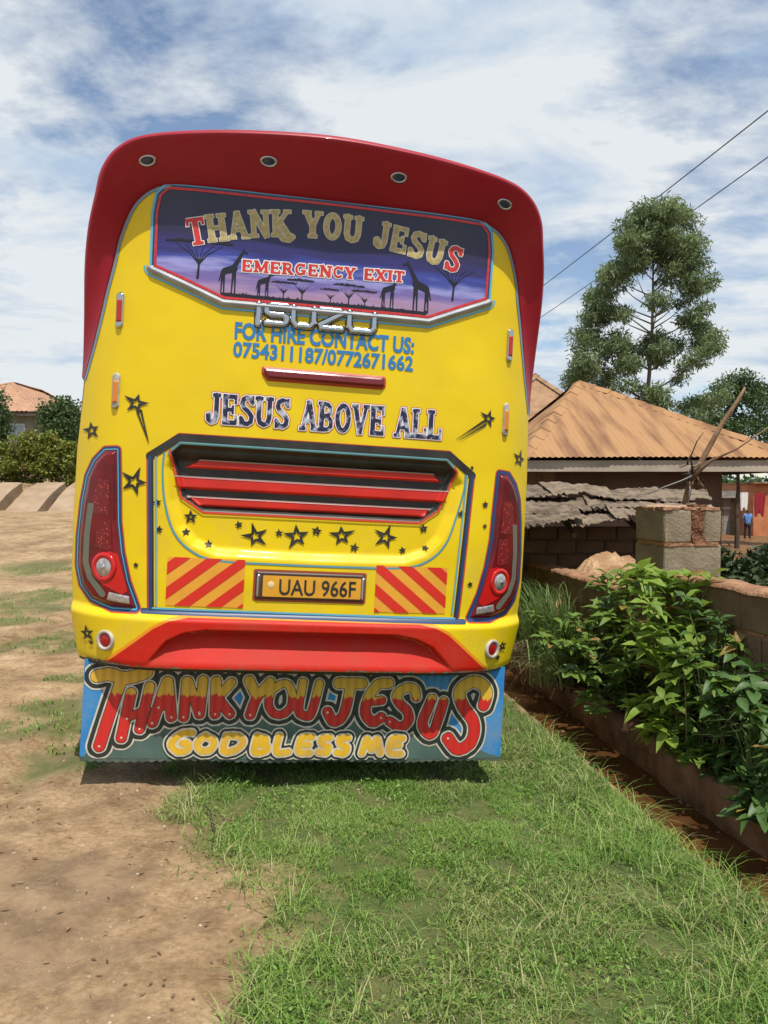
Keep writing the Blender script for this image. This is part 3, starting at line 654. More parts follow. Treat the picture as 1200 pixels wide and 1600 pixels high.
# ---- engine hatch, its lines and the grille
hl = lambda f: None
HP = [(-.765, -.735), (-.802, -.006), (-.665, .096), (.668, .096), (.803, -.006), (.760, -.735)]
f = Fld(-.85, -.78, .85, .14, .005); f.line(HP, .017); f.mesh('hatch_line', M('rust_red_line', (.50, .045, .015), .45), bus, .0022)
f = Fld(-.85, -.78, .85, .14, .005); f.line([(x * .992, y - .006) for x, y in HP], .011); f.line([(-.802, -.006), (-.665, .090), (.668, .090), (.803, -.006)], .019); f.mesh('hatch_seam', BLACK, bus, .0035)
for q_ in ([(-.765, -.735), (-.802, -.012)], [(.803, -.012), (.760, -.735)]): f = Fld(-.85, -.78, .85, .14, .005); f.line(q_, .0085); f.mesh('hatch_blue_line', NAVY, bus, .0048)
f = Fld(-.85, -.78, .85, .14, .004); f.line([(-.738, -.72), (-.773, -.01)], .0045); f.line([(.773, -.01), (.733, -.72)], .0045); f.line([(-.66, .064), (.66, .064)], .006); f.line([(-.66, .064), (-.715, .012)], .006); f.line([(.66, .064), (.715, .012)], .006); f.mesh('hatch_light_line', M('pale_teal_line', (.13, .33, .38), .5), bus, .006)
f = Fld(-.80, -.53, .80, .03, .004); UL = smooth_curve([(-.735, .01), (-.738, -.08), (-.722, -.22), (-.675, -.36), (-.595, -.447), (-.47, -.494), (-.2, -.502), (.2, -.502), (.47, -.494), (.60, -.447), (.68, -.36), (.728, -.22), (.762, -.08), (.765, .0)], 90)
f.line([tuple(q) for q in UL], .0048); f.mesh('hatch_curve_line', M('teal_line', (.08, .26, .34), .5), bus, .003)
gr = empty('grille'); gr.parent = bus
f = Fld(-.74, -.29, .74, .09, .005); f.poly(GRILLE); G0 = f.G.copy()
f.mesh('grille_panel', BLACK, gr, .004, level=.003)
f.G = np.maximum(np.abs(G0 - .003) - .005, (f.V - .03)); f.mesh('grille_edge', M('orange_red_line', (.58, .05, .02), .45), gr, .009)
for (v0, v1, pts) in ((-.052, -.008, [(-.565, -.008), (.60, -.008), (.655, -.052), (-.645, -.052)]), (-.155, -.092, [(-.685, -.092), (.685, -.092), (.668, -.155), (-.668, -.155)]), (-.236, -.188, [(-.625, -.188), (.60, -.188), (.565, -.236), (-.565, -.236)])):
    f = Fld(-.74, -.29, .74, .09, .005); f.poly(pts); f.mesh('grille_slat', SLATRED, gr, .003, prof=lambda d: .020 * sstep(d / .007))
    f.G = np.maximum(np.abs(f.G + .003) - .003, -(f.V - (v1 - .008))); f.mesh('slat_edge_line', M('grey_edge_line', (.30, .28, .26), .5), gr, .026)

# ---- tail lights
LENS = [(.965, .012), (1.022, .008), (1.075, -.045), (1.112, -.12), (1.135, -.25), (1.150, -.42), (1.148, -.56), (1.12, -.655), (1.06, -.715), (.95, -.745), (.835, -.742), (.885, -.62), (.922, -.48), (.945, -.33), (.955, -.15)]
def spk():
    m = bpy.data.materials.new('red_reflector_lens'); m.use_nodes = True; t = m.node_tree; b = t.nodes['Principled BSDF']; lk = t.links.new
    tc = t.nodes.new('ShaderNodeTexCoord'); vo = t.nodes.new('ShaderNodeTexVoronoi'); vo.inputs['Scale'].default_value = 70; lk(tc.outputs['Object'], vo.inputs['Vector'])
    r = t.nodes.new('ShaderNodeValToRGB'); r.color_ramp.elements[0].position = .0; r.color_ramp.elements[0].color = (.95, .16, .10, 1); r.color_ramp.elements[1].position = .30; r.color_ramp.elements[1].color = (.15, .004, .006, 1)
    lk(vo.outputs['Distance'], r.inputs[0]); lk(r.outputs[0], b.inputs['Base Color']); b.inputs['Roughness'].default_value = .3
    return m
SPK = spk(); LENSR = M('deep_red_lens', (.17, .005, .008), .2, (.08, .004, .006), 8, spec=.35); LENSB = M('bright_red_lens', (.50, .012, .012), .12)
CLEAR = M('clear_lamp_reflector', (.55, .52, .50), .22, (.30, .28, .27), 45, metal=.5); GREY = M('grey_green_reflection', (.13, .135, .10), .4)
for sg in (-1, 1):
    tl = empty('tail_light'); tl.parent = bus; L = [(sg * x, y) for x, y in LENS]; ulo, uhi = min(sg * .80, sg * 1.18), max(sg * .80, sg * 1.18)
    def F_(): return Fld(ulo, -.79, uhi, .06, .004)
    f = F_(); f.poly(L); G0 = f.G.copy()
    f.G = G0 - .026; f.mesh('outline', M('orange_outline', (.52, .05, .02), .45), tl, .0025)
    f.G = G0 - .020; f.mesh('blue_surround', NAVY, tl, .004)
    f.G = np.abs(G0 - .007) - .0028; f.mesh('blue_line', LBLUE, tl, .0055) if sg < 0 else f.mesh('blue_line', M('mid_blue', (.03, .07, .25), .4), tl, .0055)
    f.G = G0; f.mesh('lens', LENSR, tl, .004, prof=lambda d: .022 * sstep(d / .022))
    off = .0275
    for pts in ([(.99, -.13), (1.05, -.13), (1.085, -.27), (1.075, -.30), (.985, -.30)], [(.975, -.33), (1.04, -.33), (1.05, -.46), (.975, -.475), (.965, -.42)]):
        f = F_(); f.poly([(sg * x, y) for x, y in pts]); f.mesh('reflector_field', SPK, tl, off)
    f = F_(); f.poly([(sg * x, y) for x, y in [(.93, -.485), (.975, -.475), (1.06, -.53), (1.055, -.60), (1.0, -.64), (.90, -.68), (.875, -.66)]]); f.mesh('turn_lens', LENSB, tl, off)
    f = F_(); f.line([(sg * x, y) for x, y in [(1.082, -.24), (1.098, -.40), (1.098, -.54), (1.07, -.61), (1.0, -.685)]], .017); f.cut([(sg * x, y) for x, y in [(1.2, -.25), (1.2, -.8), (.97, -.8), (.97, -.25)]]); f.mesh('painted_reflection', GREY, tl, off + .0008)  # reflection on the lens, painted as a grey-green band
    f = F_(); f.poly([(sg * x, y) for x, y in [(.865, -.685), (.965, -.672), (.975, -.712), (.862, -.722)]]); f.mesh('reversing_lamp', CLEAR, tl, off + .001, prof=lambda d: .004 * sstep(d / .006))
    c = P3(sg * .998, -.555, np.array(float(Wf(sg * .998, -.555)) + .026)); du = (Wf(sg * .998 + .01, -.555) - Wf(sg * .998 - .01, -.555)) / .02
    ax = np.array([1, -float(du), 0]); ax /= np.linalg.norm(ax); ay = np.array([0, 0, 1.]); nn = -np.cross(ay, ax); nn = nn if nn[1] < 0 else -nn
    ol = empty('round_lamp'); ol.parent = tl
    o_ = mk('round_lamp_ring', *ring_mesh(c, ax, ay, .045, .072, nn, .006), LENSB, tl, smooth=True)
    bpy.data.objects.remove(ol)
    mk('round_lamp', *dome(c, ax, ay, .050, nn, .016), CLEAR, tl, smooth=True)
    mk('round_lamp_bulb', *dome(c + nn * .012, ax, ay, .018, nn, .010), CHROME, tl, smooth=True)
# ---- waist line under the lights
f = Fld(-1.0, -.80, 1.0, -.70, .004); f.line([(-.80, -.752), (.80, -.760)], .012); f.mesh('waist_line', NAVY, bus, .003)
f = Fld(-1.0, -.80, 1.0, -.70, .004); f.line([(-.77, -.738), (.75, -.745)], .0045); f.mesh('waist_light_line', LBLUE, bus, .0042)

# ---- marker lamps, round reflectors
AMB = M('amber_lens', (.62, .20, .01), .18); RLN = M('red_lens', (.42, .02, .012), .18); WPL = M('white_plastic', (.46, .44, .40), .5, (.34, .30, .24), 30)
for u, v, mt, lb in ((-.985, .30, AMB, 'amber marker light, left side'), (.985, .30, AMB, 'amber marker light, right side'), (-.985, .69, RLN, 'red marker light, left side'), (.985, .69, RLN, 'red marker light, right side')):
    ml = empty('marker_light'); ml.parent = bus; tag(ml, lb)
    f = Fld(u - .04, v - .11, u + .04, v + .11, .003); f.seg((u, v - .068), (u, v + .068), .0205, .0205); f.mesh('bezel', WPL if v < .5 else CHROME, ml, .002, prof=lambda d: .016 * sstep(d / .007))
    f = Fld(u - .04, v - .11, u + .04, v + .11, .003); f.poly([(u - .014, v - .060), (u + .014, v - .060), (u + .014, v + .048), (u - .014, v + .048)]); f.mesh('lens', mt, ml, .017, prof=lambda d: .010 * sstep(d / .006))
for sg in (-1, 1):
    u, v = sg * .967, -.905; c = P3(u, v, np.array(float(Wf(u, v)) - .002)); du = float((Wf(u + .01, v) - Wf(u - .01, v)) / .02)
    ax = np.array([1, -du, 0]); ax /= np.linalg.norm(ax); ay = np.array([0, 0, 1.]); nn = np.cross(ay, ax); nn = nn if nn[1] < 0 else -nn
    rr = empty('round_reflector'); rr.parent = bus
    mk('bezel', *ring_mesh(c, ax, ay, .034, .050, nn, .018), WPL, rr, smooth=True); mk('lens', *dome(c + nn * .006, ax, ay, .036, nn, .008), M('dark_red_lens', (.30, .006, .010), .2), rr, smooth=True)

# ---- chevron boards
ORG = M('chevron_orange', (.72, .34, .03), .4, (.66, .30, .03), 8); CHR = M('chevron_red', (.58, .022, .010), .4)
for sg in (-1, 1):
    cv = empty('chevron_board'); cv.parent = bus
    a, b_ = sorted((sg * .695, sg * .325)); bt_, tp = -.722, -.486
    box_ = [(a, bt_), (b_, bt_), (b_, tp), (a, tp)]
    f = Fld(a - .01, bt_ - .01, b_ + .01, tp + .01, .005); f.poly(box_); f.mesh('backing', ORG, cv, .0025)
    for k in range(-3, 6):
        x0 = -.32 + k * .150; s_ = .80
        st = [(x0, bt_ - .02), (x0 + .075, bt_ - .02), (x0 + .075 + .276 / s_, tp + .02), (x0 + .276 / s_, tp + .02)]
        st = [(-sg * (x - .0) + (sg * .51), y) for x, y in st]
        f = Fld(a - .01, bt_ - .01, b_ + .01, tp + .01, .004); f.poly(st); f.cut(box_)
        f.mesh('stripe', CHR, cv, .004)

# ---- number plate
npl = empty('number_plate'); npl.parent = bus
f = Fld(-.30, -.70, .30, -.51, .004); f.poly([(-.272, -.538), (.268, -.538), (.268, -.674), (-.272, -.674)]); G0 = f.G.copy()
f.G = G0 - .010; f.mesh('recess_edge', M('rust_frame', (.30, .05, .02), .5), npl, .0022)
f.G = G0; f.mesh('plate_frame', M('dark_bronze_frame', (.05, .025, .015), .4), npl, .004, prof=lambda d: .008 * sstep(d / .006))
f = Fld(-.30, -.70, .30, -.51, .004); f.poly([(-.235, -.556), (.25, -.556), (.25, -.660), (-.235, -.660)]); f.mesh('plate', M('orange_yellow_plate', (.66, .32, .025), .4, (.58, .28, .02), 12), npl, .0135)
for u in (-.256, .262):
    f = Fld(u - .02, -.69, u + .02, -.52, .003); f.seg((u, -.56), (u, -.655), .008); f.mesh('chrome_end', CHROME, npl, .012, prof=lambda d: .006 * sstep(d / .006))
sans('UAU 966F', -.155, .225, -.648, .076, BLACK, 'plate_lettering', npl, off=.0155, bold=.012, lab='black characters UAU 966F')
mk('plate_emblem', *dome(P3(-.195, -.60, np.array(float(Wf(-.195, -.6)) + .0145)), np.array([1., 0, 0]), np.array([0, 0, 1.]), .016, np.array([0, -1., 0]), .002, 16, 3), M('pale_emblem', (.70, .55, .30), .5), npl)

# ---- red lower bumper panel
BUMP = [(-.985, -1.03), (-.74, -.830), (-.67, -.792), (-.58, -.773), (.56, -.775), (.64, -.79), (.71, -.825), (.955, -1.03)]
f = Fld(-1.0, -1.018, 1.0, -.76, .006); f.poly(BUMP); G0 = f.G.copy()
f.G = G0 - .014; f.mesh('bumper_orange_edge', M('orange_blend_paint', (.75, .26, .012), .4), bus, .0022); f.G = G0; f.mesh('bumper_red_panel', RED2, bus, .004)
# chipped, dirty paint along the bottom edge
f = Fld(-1.1, -1.019, 1.1, -.97, .003)
for k in range(150):
    x = random.choice([random.uniform(-1.08, -.9), random.uniform(.2, 1.0), random.uniform(-1.05, 1.05)]); f.seg((x, -1.016), (x + random.uniform(-.01, .02), -1.017 + abs(random.gauss(0, .004))), random.uniform(.001, .005))
tag(f.mesh('chipped_edge', M('bare_chipped_paint', (.20, .15, .09), .8, (.06, .05, .04), 40), bus, .0058), kind='stuff')

# ---- stars
STARS = [(-0.88, 0.242, 0.051), (-1.105, 0.107, 0.045), (-0.871, -0.135, 0.058), (-0.757, -0.228, 0.022), (-0.742, -0.357, 0.022), (-0.598, -0.290, 0.035), (-0.615, -0.363, 0.022), (-0.506, -0.418, 0.022), (-0.366, -0.317, 0.022), (-0.283, -0.37, 0.054), (-0.168, -0.349, 0.022), (-0.079, -0.361, 0.058), (0.018, -0.33, 0.029), (0.145, -0.347, 0.054), (0.213, -0.405, 0.026), (0.37, -0.346, 0.054), (0.46, -0.408, 0.022), (0.563, -0.292, 0.026), (0.576, -0.39, 0.019), (0.751, -0.207, 0.022), (0.887, -0.152, 0.022), (0.891, -0.264, 0.016), (0.824, -0.568, 0.019), (0.798, 0.034, 0.013), (0.875, 0.295, 0.042), (1.102, 0.103, 0.045), (-0.844, -0.535, 0.016), (-1.073, -0.889, 0.038), (1.042, -0.898, 0.032), (-1.047, -0.929, 0.016), (1.017, -0.957, 0.019)]
for i, (u, v, s) in enumerate(STARS):
    s *= 1.08; rt_ = random.uniform(-.35, .35); stn = []
    for k in range(10):
        a = math.pi / 2 + rt_ + k * math.pi / 5; r = s * (random.uniform(.9, 1.35 if s > .04 else 1.05) if k % 2 == 0 else .42); stn.append((u + r * math.cos(a), v + r * math.sin(a) * .95))
    f = Fld(u - s * 1.5, v - s * 1.5, u + s * 1.5, v + s * 1.5, .0028); f.poly(stn); th = .0026 + .055 * s
    f.G = np.abs(f.G + th) - th
    if i == 0:
        for a, b_, r in (((-.872, .20), (-.828, .08), .004), ((-.852, .205), (-.808, .06), .004)): f.seg((a[0], a[1]), b_, .0045, .001)
    if i == 24:
        f = Fld(.66, .14, .96, .36, .0028); f.poly(stn); f.G = np.abs(f.G + th) - th; f.seg((.845, .275), (.700, .170), .006, .001); f.seg((.862, .262), (.72, .168), .005, .001)
    if i == 0:
        f2 = Fld(-.95, .04, -.78, .32, .0028); f2.poly(stn); f2.G = np.abs(f2.G + th) - th; f2.seg((-.873, .205), (-.812, .06), .005, .001); f2.seg((-.855, .21), (-.808, .05), .005, .001); f = f2
    f.mesh('star_decal', BLACK, bus, .0072 if v < -.85 else .0052)

# ---- rear mudflap with hand-painted lettering
fp = empty('mudflap'); fp.parent = bus
vs_ = np.linspace(-1.02, -1.515, 40); us_ = np.arange(-1.083, 1.084, .006)
U, V = np.meshgrid(us_, vs_); bot = -1.523 + .009 * np.abs(np.sin(us_ * math.pi / .042)) * -1 + .004 * np.sin(us_ * 9)
V = -1.02 + (V + 1.02) / (-.495) * (bot - -1.02)[None, :]; V = V
fw_ = Wflap(U, V); frt = P3(U, V, fw_); bck = P3(U, V, fw_ - .008)
FB = M('flap_blue_paint', (.030, .20, .48), .55, (.045, .26, .55), 5, bump=.001, bscale=30, spec=.3)
_o = grid_mesh('rubber_sheet', frt, [FB, M('flap_edge_green', (.055, .075, .060), .8, (.10, .13, .11), 20)], fp, flip=True); _o.data.polygons.foreach_set('material_index', np.repeat((np.arange(frt.shape[0] - 1) >= frt.shape[0] - 3).astype(np.int32), frt.shape[1] - 1)); grid_mesh('rubber_backing', bck, RUBBER, fp)
e1 = np.stack([frt[-1], bck[-1]], 0); grid_mesh('lower_edge', e1, RUBBER, fp)
for k in (0, -1): grid_mesh('side_edge', np.stack([frt[:, k], bck[:, k]], 0), RUBBER, fp)
kw = dict(surf=Wflap)
f = Fld(-1.082, -1.515, 1.082, -1.02, .008); f.poly([(-1.2, -1.60), (-1.06, -1.50), (-.93, -1.33), (-.55, -1.26), (0.0, -1.30), (.55, -1.30), (.80, -1.40), (1.0, -1.485), (1.2, -1.55)]); f.cut([(-1.08, -1.6), (1.08, -1.6), (1.08, -1.0), (-1.08, -1.0)]); f.mesh('painted_green_band', M('flap_green_paint', (.055, .10, .085), .6, (.085, .14, .12), 6), fp, .0012, **kw)
BIG = [[(-1.018, -1.105), (-.96, -1.095), (-.896, -1.112), (-0.83, -1.10), (-.785, -1.080)], [(-0.905, -1.13), (-0.944, -1.266), (-0.992, -1.452)], [(-0.853, -1.185), (-0.889, -1.41)], [(-0.764, -1.153), (-0.803, -1.365)], [(-0.866, -1.313), (-0.774, -1.265)],
 [(-0.682, -1.126), (-0.743, -1.333)], [(-0.676, -1.126), (-0.652, -1.303)], [(-0.715, -1.255), (-0.655, -1.245)], [(-0.585, -1.124), (-0.592, -1.302)], [(-0.58, -1.124), (-0.517, -1.279)], [(-0.505, -1.117), (-0.515, -1.286)], [(-0.44, -1.12), (-0.438, -1.285)], [(-0.365, -1.125), (-0.43, -1.205)], [(-0.43, -1.205), (-0.365, -1.283)],
 [(-0.275, -1.113), (-0.232, -1.195)], [(-0.170, -1.119), (-0.232, -1.2), (-0.262, -1.287)], [(-0.112, -1.126), (-0.160, -1.165), (-0.172, -1.230), (-0.145, -1.278), (-0.098, -1.282), (-0.058, -1.242), (-0.055, -1.176), (-0.078, -1.130), (-0.112, -1.126)], [(-0.002, -1.117), (-0.018, -1.255), (0.018, -1.290), (0.05, -1.27), (0.082, -1.122)],
 [(0.185, -1.118), (0.305, -1.118)], [(0.245, -1.125), (0.219, -1.273), (0.168, -1.318), (0.132, -1.268)], [(0.446, -1.115), (0.385, -1.125), (0.340, -1.20), (0.330, -1.272), (0.37, -1.318), (0.415, -1.295)], [(0.345, -1.212), (0.412, -1.205)],
 [(0.598, -1.185), (0.585, -1.145), (0.54, -1.138), (0.492, -1.175), (0.51, -1.22), (0.552, -1.26), (0.562, -1.311), (0.52, -1.345), (0.462, -1.315)], [(0.684, -1.195), (0.640, -1.315), (0.66, -1.37), (0.70, -1.37), (0.748, -1.21)],
 [(0.972, -1.226), (0.985, -1.16), (0.95, -1.112), (0.89, -1.106), (0.834, -1.155), (0.855, -1.231), (0.915, -1.31), (0.925, -1.38), (0.898, -1.440), (0.835, -1.462), (0.782, -1.405)]]
BR = [.034, .030, .027, .026, .020, .027, .027, .02, .026, .026, .026, .027, .025, .026, .027, .026, .021, .023, .030, .027, .028, .024, .026, .027, .034]
GOD = [[(-0.546, -1.38), (-0.600, -1.388), (-0.645, -1.435), (-0.615, -1.476), (-0.566, -1.468), (-0.566, -1.436), (-0.593, -1.434)], [(-0.480, -1.395), (-0.518, -1.431), (-0.498, -1.471), (-0.453, -1.466), (-0.436, -1.424), (-0.480, -1.395)], [(-0.375, -1.395), (-0.385, -1.472), (-0.325, -1.465), (-0.290, -1.425), (-0.318, -1.395), (-0.375, -1.395)],
 [(-0.221, -1.395), (-0.232, -1.475), (-0.175, -1.470), (-0.172, -1.440), (-0.219, -1.434), (-0.176, -1.412), (-0.221, -1.395)], [(-0.110, -1.392), (-0.120, -1.475), (-0.060, -1.475)], [(0.058, -1.397), (0.01, -1.400), (-0.007, -1.437), (-0.005, -1.475), (0.050, -1.478)], [(-0.001, -1.437), (0.043, -1.436)], [(0.150, -1.400), (0.108, -1.405), (0.113, -1.434), (0.147, -1.450), (0.135, -1.478), (0.095, -1.474)], [(0.245, -1.400), (0.203, -1.405), (0.208, -1.434), (0.242, -1.450), (0.230, -1.480), (0.19, -1.476)],
 [(0.322, -1.480), (0.345, -1.405), (0.372, -1.462), (0.398, -1.405), (0.418, -1.480)], [(0.534, -1.404), (0.485, -1.402), (0.467, -1.44), (0.472, -1.480), (0.530, -1.484)], [(0.472, -1.440), (0.518, -1.438)]]
def bigmat():
    m = bpy.data.materials.new('red_and_yellow_letter_paint'); m.use_nodes = True; t = m.node_tree; b = t.nodes['Principled BSDF']; lk = t.links.new
    tc = t.nodes.new('ShaderNodeTexCoord'); sp = t.nodes.new('ShaderNodeSeparateXYZ'); lk(tc.outputs['Object'], sp.inputs[0])
    mp = t.nodes.new('ShaderNodeMapping'); mp.inputs['Scale'].default_value = (26, 1, 5); lk(tc.outputs['Object'], mp.inputs[0])
    n = t.nodes.new('ShaderNodeTexNoise'); n.inputs['Scale'].default_value = 2; n.inputs['Detail'].default_value = 3; lk(mp.outputs[0], n.inputs['Vector'])
    a = t.nodes.new('ShaderNodeMath'); a.operation = 'MULTIPLY_ADD'; lk(n.outputs[0], a.inputs[0]); a.inputs[1].default_value = .07; lk(sp.outputs[2], a.inputs[2])
    r = t.nodes.new('ShaderNodeMapRange'); lk(a.outputs[0], r.inputs[0]); c = VB - 1.195 + .035; r.inputs[1].default_value = c - .004; r.inputs[2].default_value = c + .004
    x = t.nodes.new('ShaderNodeMix'); x.data_type = 'RGBA'; lk(r.outputs[0], x.inputs[0]); x.inputs[6].default_value = (.56, .022, .018, 1); x.inputs[7].default_value = (.66, .40, .04, 1)
    lk(x.outputs[2], b.inputs['Base Color']); b.inputs['Roughness'].default_value = .45
    return m
FBK = M('flap_black_paint', (.022, .028, .024), .55); FWH = M('flap_cream_paint', (.66, .62, .52), .5, (.52, .48, .40), 30); GY = M('flap_yellow_paint', (.74, .46, .03), .45, (.66, .36, .02), 8)
def flapfield(h=.004):
    f = Fld(-1.078, -1.515, 1.078, -1.045, h); return f
for m_ in (FB, FWH, GY): dust(m_, .75, .08, .42)
fa = flapfield()
sc_ = lambda p: p if len(p) < 3 else [tuple(q) for q in smooth_curve(p, len(p) * 6)]
for p, r in zip(BIG, BR): fa.line(sc_(p), r * .90, pad=.07)
fb = flapfield()
for p in GOD: fb.line(sc_(p), .0165, pad=.05)
# tapered tail of the big T and drips
box_ = [(-1.077, -1.512), (1.077, -1.512), (1.077, -1.047), (-1.077, -1.047)]
GA, GBf = fa.G.copy(), fb.G.copy()
f = flapfield(); f.G = GA; f.cut(box_)
f.mesh('flap_lettering_halo', FWH, fp, .0022, level=.040, **kw); f.mesh('flap_lettering_black', FBK, fp, .0034, level=.031, **kw)
f.mesh('flap_lettering_outline', FWH, fp, .0046, level=.0105, **kw); f.mesh('flap_lettering_rim', FBK, fp, .0056, level=.0035, **kw); tag(f.mesh('flap_lettering', bigmat(), fp, .0066, level=0, **kw), 'bubble letters THANK YOU JESUS, yellow above and red below')
f = flapfield(); f.G = GBf; f.cut(box_)
f.mesh('flap_lettering_halo', FWH, fp, .0078, level=.026, **kw); f.mesh('flap_lettering_black', FBK, fp, .0088, level=.019, **kw); f.mesh('flap_lettering_outline', FWH, fp, .0098, level=.008, **kw); tag(f.mesh('flap_lettering', GY, fp, .0108, level=0, **kw), 'yellow bubble letters GOD BLESS ME')
for p, r in zip(BIG, BR):                                 # small rivet-like dots at the feet of the letters
    e_ = min((p[0], p[-1]), key=lambda q: q[1])
    if e_[1] < -1.25: mk('painted_dot', *dome(P3(e_[0], e_[1] - .002, np.array(float(Wflap(e_[0], e_[1])) + .0072)), np.array([1., 0, 0]), np.array([0, 0, 1.]), .0065, np.array([0, -1., 0]), .002, 10, 2), FWH, fp)
# exhaust and bumper brackets under the body
b = MB(); b.tube([tuple(P3(-.55, -1.2, np.array(-1.2))), tuple(P3(-.55, -1.2, np.array(-.35)))], .045, 12); b.build('exhaust_pipe', BLACK, bus)
b = MB(); b.tube([tuple(P3(-1.0, -1.14, np.array(-2.3))), tuple(P3(1.0, -1.14, np.array(-2.3)))], .09, 12); b.build('rear_axle', BLACK, bus)

# ------------------------------------------------------------------ right side: planter wall, block wall, pillar
MUDP = M('mud_plaster', (.105, .056, .030), .9, (.23, .135, .075), 5, bump=.035, bscale=11, detail=9)
BLK = M('sandcrete_block', (.185, .150, .100), .92, (.270, .225, .155), 5, bump=.008, bscale=45)
BLKD = M('earthy_block', (.120, .078, .046), .93, (.180, .122, .075), 4, bump=.008, bscale=40)
MORT = M('red_mortar', (.250, .120, .060), .95, (.36, .20, .11), 14, bump=.02, bscale=30)
DKMORT = M('crumbled_mortar', (.13, .055, .028), .95, (.22, .10, .05), 18, bump=.03, bscale=40)
pw = empty('planter_wall', la(2.43, 5, -.3)); tag(pw, 'low mud plastered retaining wall along the muddy ditch', 'wall')
As_ = np.arange(1.0, 14.0, .07)
nx = fbm(As_ * 1.3, 0 * As_) - .5; nx2 = fbm(As_ * 4, 0 * As_ + 7) - .5; nz = fbm(As_ * 2.2, 0 * As_ + 3) - .5; nzz = fbm(As_ * 9, 0 * As_ + 13) - .5
rows = []
for dl, z, kx in ((.0, -.40, .5), (-.012, -.25, .9), (-.004, -.14, 1.1), (.0, -.075, 1.2), (.012, -.045, 1.2), (.05, -.040, .7), (.10, -.045, .5), (.125, -.07, .4), (.13, -.2, .3)):
    k = 1 if z > -.1 else .2
    q = [la(2.37 + dl + nx[i] * .05 * kx + nx2[i] * .045 * kx + random.uniform(-.006, .006), a, z + (nz[i] * .07 + nzz[i] * .03) * k) for i, a in enumerate(As_)]; rows.append(q)
o = grid_mesh('plastered_face', np.array(rows) - np.array(pw.location), MUDP, pw)
def rblock(m=.012):                                    # a block with chamfered, slightly worn edges, unit size
    pass
def block_mesh(name, sx_, sy_, sz_, mat, ch=.010, jit=.004):
    v = []; f = []
    hx, hy, hz = sx_ / 2, sy_ / 2, sz_ / 2; v = []
    for ax in range(3):
        for sg in (-1, 1):
            h = [hx, hy, hz]; o1, o2 = [(1, 2), (0, 2), (0, 1)][ax]
            for a, b_ in ((-1, -1), (1, -1), (1, 1), (-1, 1)):
                p = [0, 0, 0]; p[ax] = sg * h[ax]; p[o1] = a * (h[o1] - ch); p[o2] = b_ * (h[o2] - ch)
                v.append(tuple(c + random.uniform(-jit, jit) for c in p))
    import bmesh
    bm = bmesh.new(); [bm.verts.new(p) for p in v]; bmesh.ops.convex_hull(bm, input=bm.verts); bmesh.ops.recalc_face_normals(bm, faces=bm.faces)
    me = bpy.data.meshes.new(name); bm.to_mesh(me); bm.free(); me.materials.append(mat); return me
def put(me, name, parent, loc, rz=0, s=(1, 1, 1), rx=0, ry=0):
    o = bpy.data.objects.new(name, me); COL.objects.link(o); o.parent = parent; o.location = loc; o.rotation_euler = (rx, ry, rz); o.scale = s; return o
BM = [block_mesh('block', .225, .43, .222, BLKD) for _ in range(4)]; BMH = [block_mesh('block', .225, .205, .222, BLKD) for _ in range(2)]
def wall(name, L0, a0, a1, top, bot, label):
    w = empty(name, la(L0 + .11, (a0 + a1) / 2, bot), BETA); tag(w, label, 'wall')
    ln = a1 - a0; n = int(round(ln / .44)); ln_b = ln / n; c = int(math.ceil((top - bot) / .236))
    b = MB(); b.box((-.098, -ln / 2 + .004, 0), (.098, ln / 2 - .004, top - bot - .012)); b.build('mortar_core', MORT, w)
    for r_ in range(c):
        z = top - bot - .118 - r_ * .236
        sh_ = (r_ % 2) * .5
        for k in range(n + (1 if sh_ else 0)):
            if sh_ and k in (0, n): y = -ln / 2 + (.25 if k == 0 else n - .25) * ln_b; put(random.choice(BMH), 'block', w, (0 + random.uniform(-.003, .003), y, z), 0, (1, ln_b / .44, 1)); continue
            y = -ln / 2 + (k + .5 - sh_) * ln_b; put(random.choice(BM), 'block', w, (random.uniform(-.004, .004), y, z), random.uniform(-.006, .006), (1, ln_b / .44, 1))
    # lumpy mortar along the top
    q = np.linspace(-ln / 2, ln / 2, int(ln / .06)); rr = []
    for dx, dz in ((-.118, -.01), (-.112, .012), (-.05, .022), (.05, .020), (.112, .012), (.118, -.01)):
        rr.append([(dx + (fbm(np.array([y * 3 + 4]), np.array([dx * 9.])))[0] * .02 - .01, y, top - bot + dz + (fbm(np.array([y * 5.]), np.array([dx * 20 + 3.]))[0] - .5) * .035) for y in q])
    grid_mesh('mortar_top', np.array(rr), MORT, w)
    return w
wall('block_wall', 2.73, 5.52, 13.9, .73, -.30, 'lower block wall running back from the pillar beside the bus')
wall('block_wall', 2.73, 1.2, 5.02, .925, -.25, 'higher block wall on the camera side of the pillar, behind the leafy shrubs')
pl = empty('block_pillar', la(2.72 + .22, 5.04 + .22, -.2), BETA); tag(pl, 'square pillar of grey brown blocks with a crumbled joint in its top course', 'pillar')
z = 1.59; PB1 = block_mesh('block', .44, .43, .235, BLK, .012, .005); PB2 = block_mesh('block', .175, .43, .235, BLK, .012, .005); PB3 = block_mesh('block', .445, .21, .235, BLK, .012, .005)
b = MB(); b.box((-.205, -.205, 0), (.205, .205, 1.56)); b.build('mortar_core', DKMORT, pl)
zc_ = 1.59 - .125
put(block_mesh('block', .215, .43, .235, BLK, .012, .005), 'block', pl, (-.112, 0, zc_)); put(block_mesh('block', .135, .43, .235, BLK, .014, .006), 'block', pl, (.152, 0, zc_))
b = MB()
for k in range(26):
    x = random.uniform(.005, .08); zz = random.uniform(-.11, .11) + zc_; s = random.uniform(.012, .030); b.box((x - s, -.208 - random.random() * .006, zz - s), (x + s, -.12, zz + s * 1.6), 0, .006)
tag(b.build('crumbled_joint', DKMORT, pl), kind='stuff')
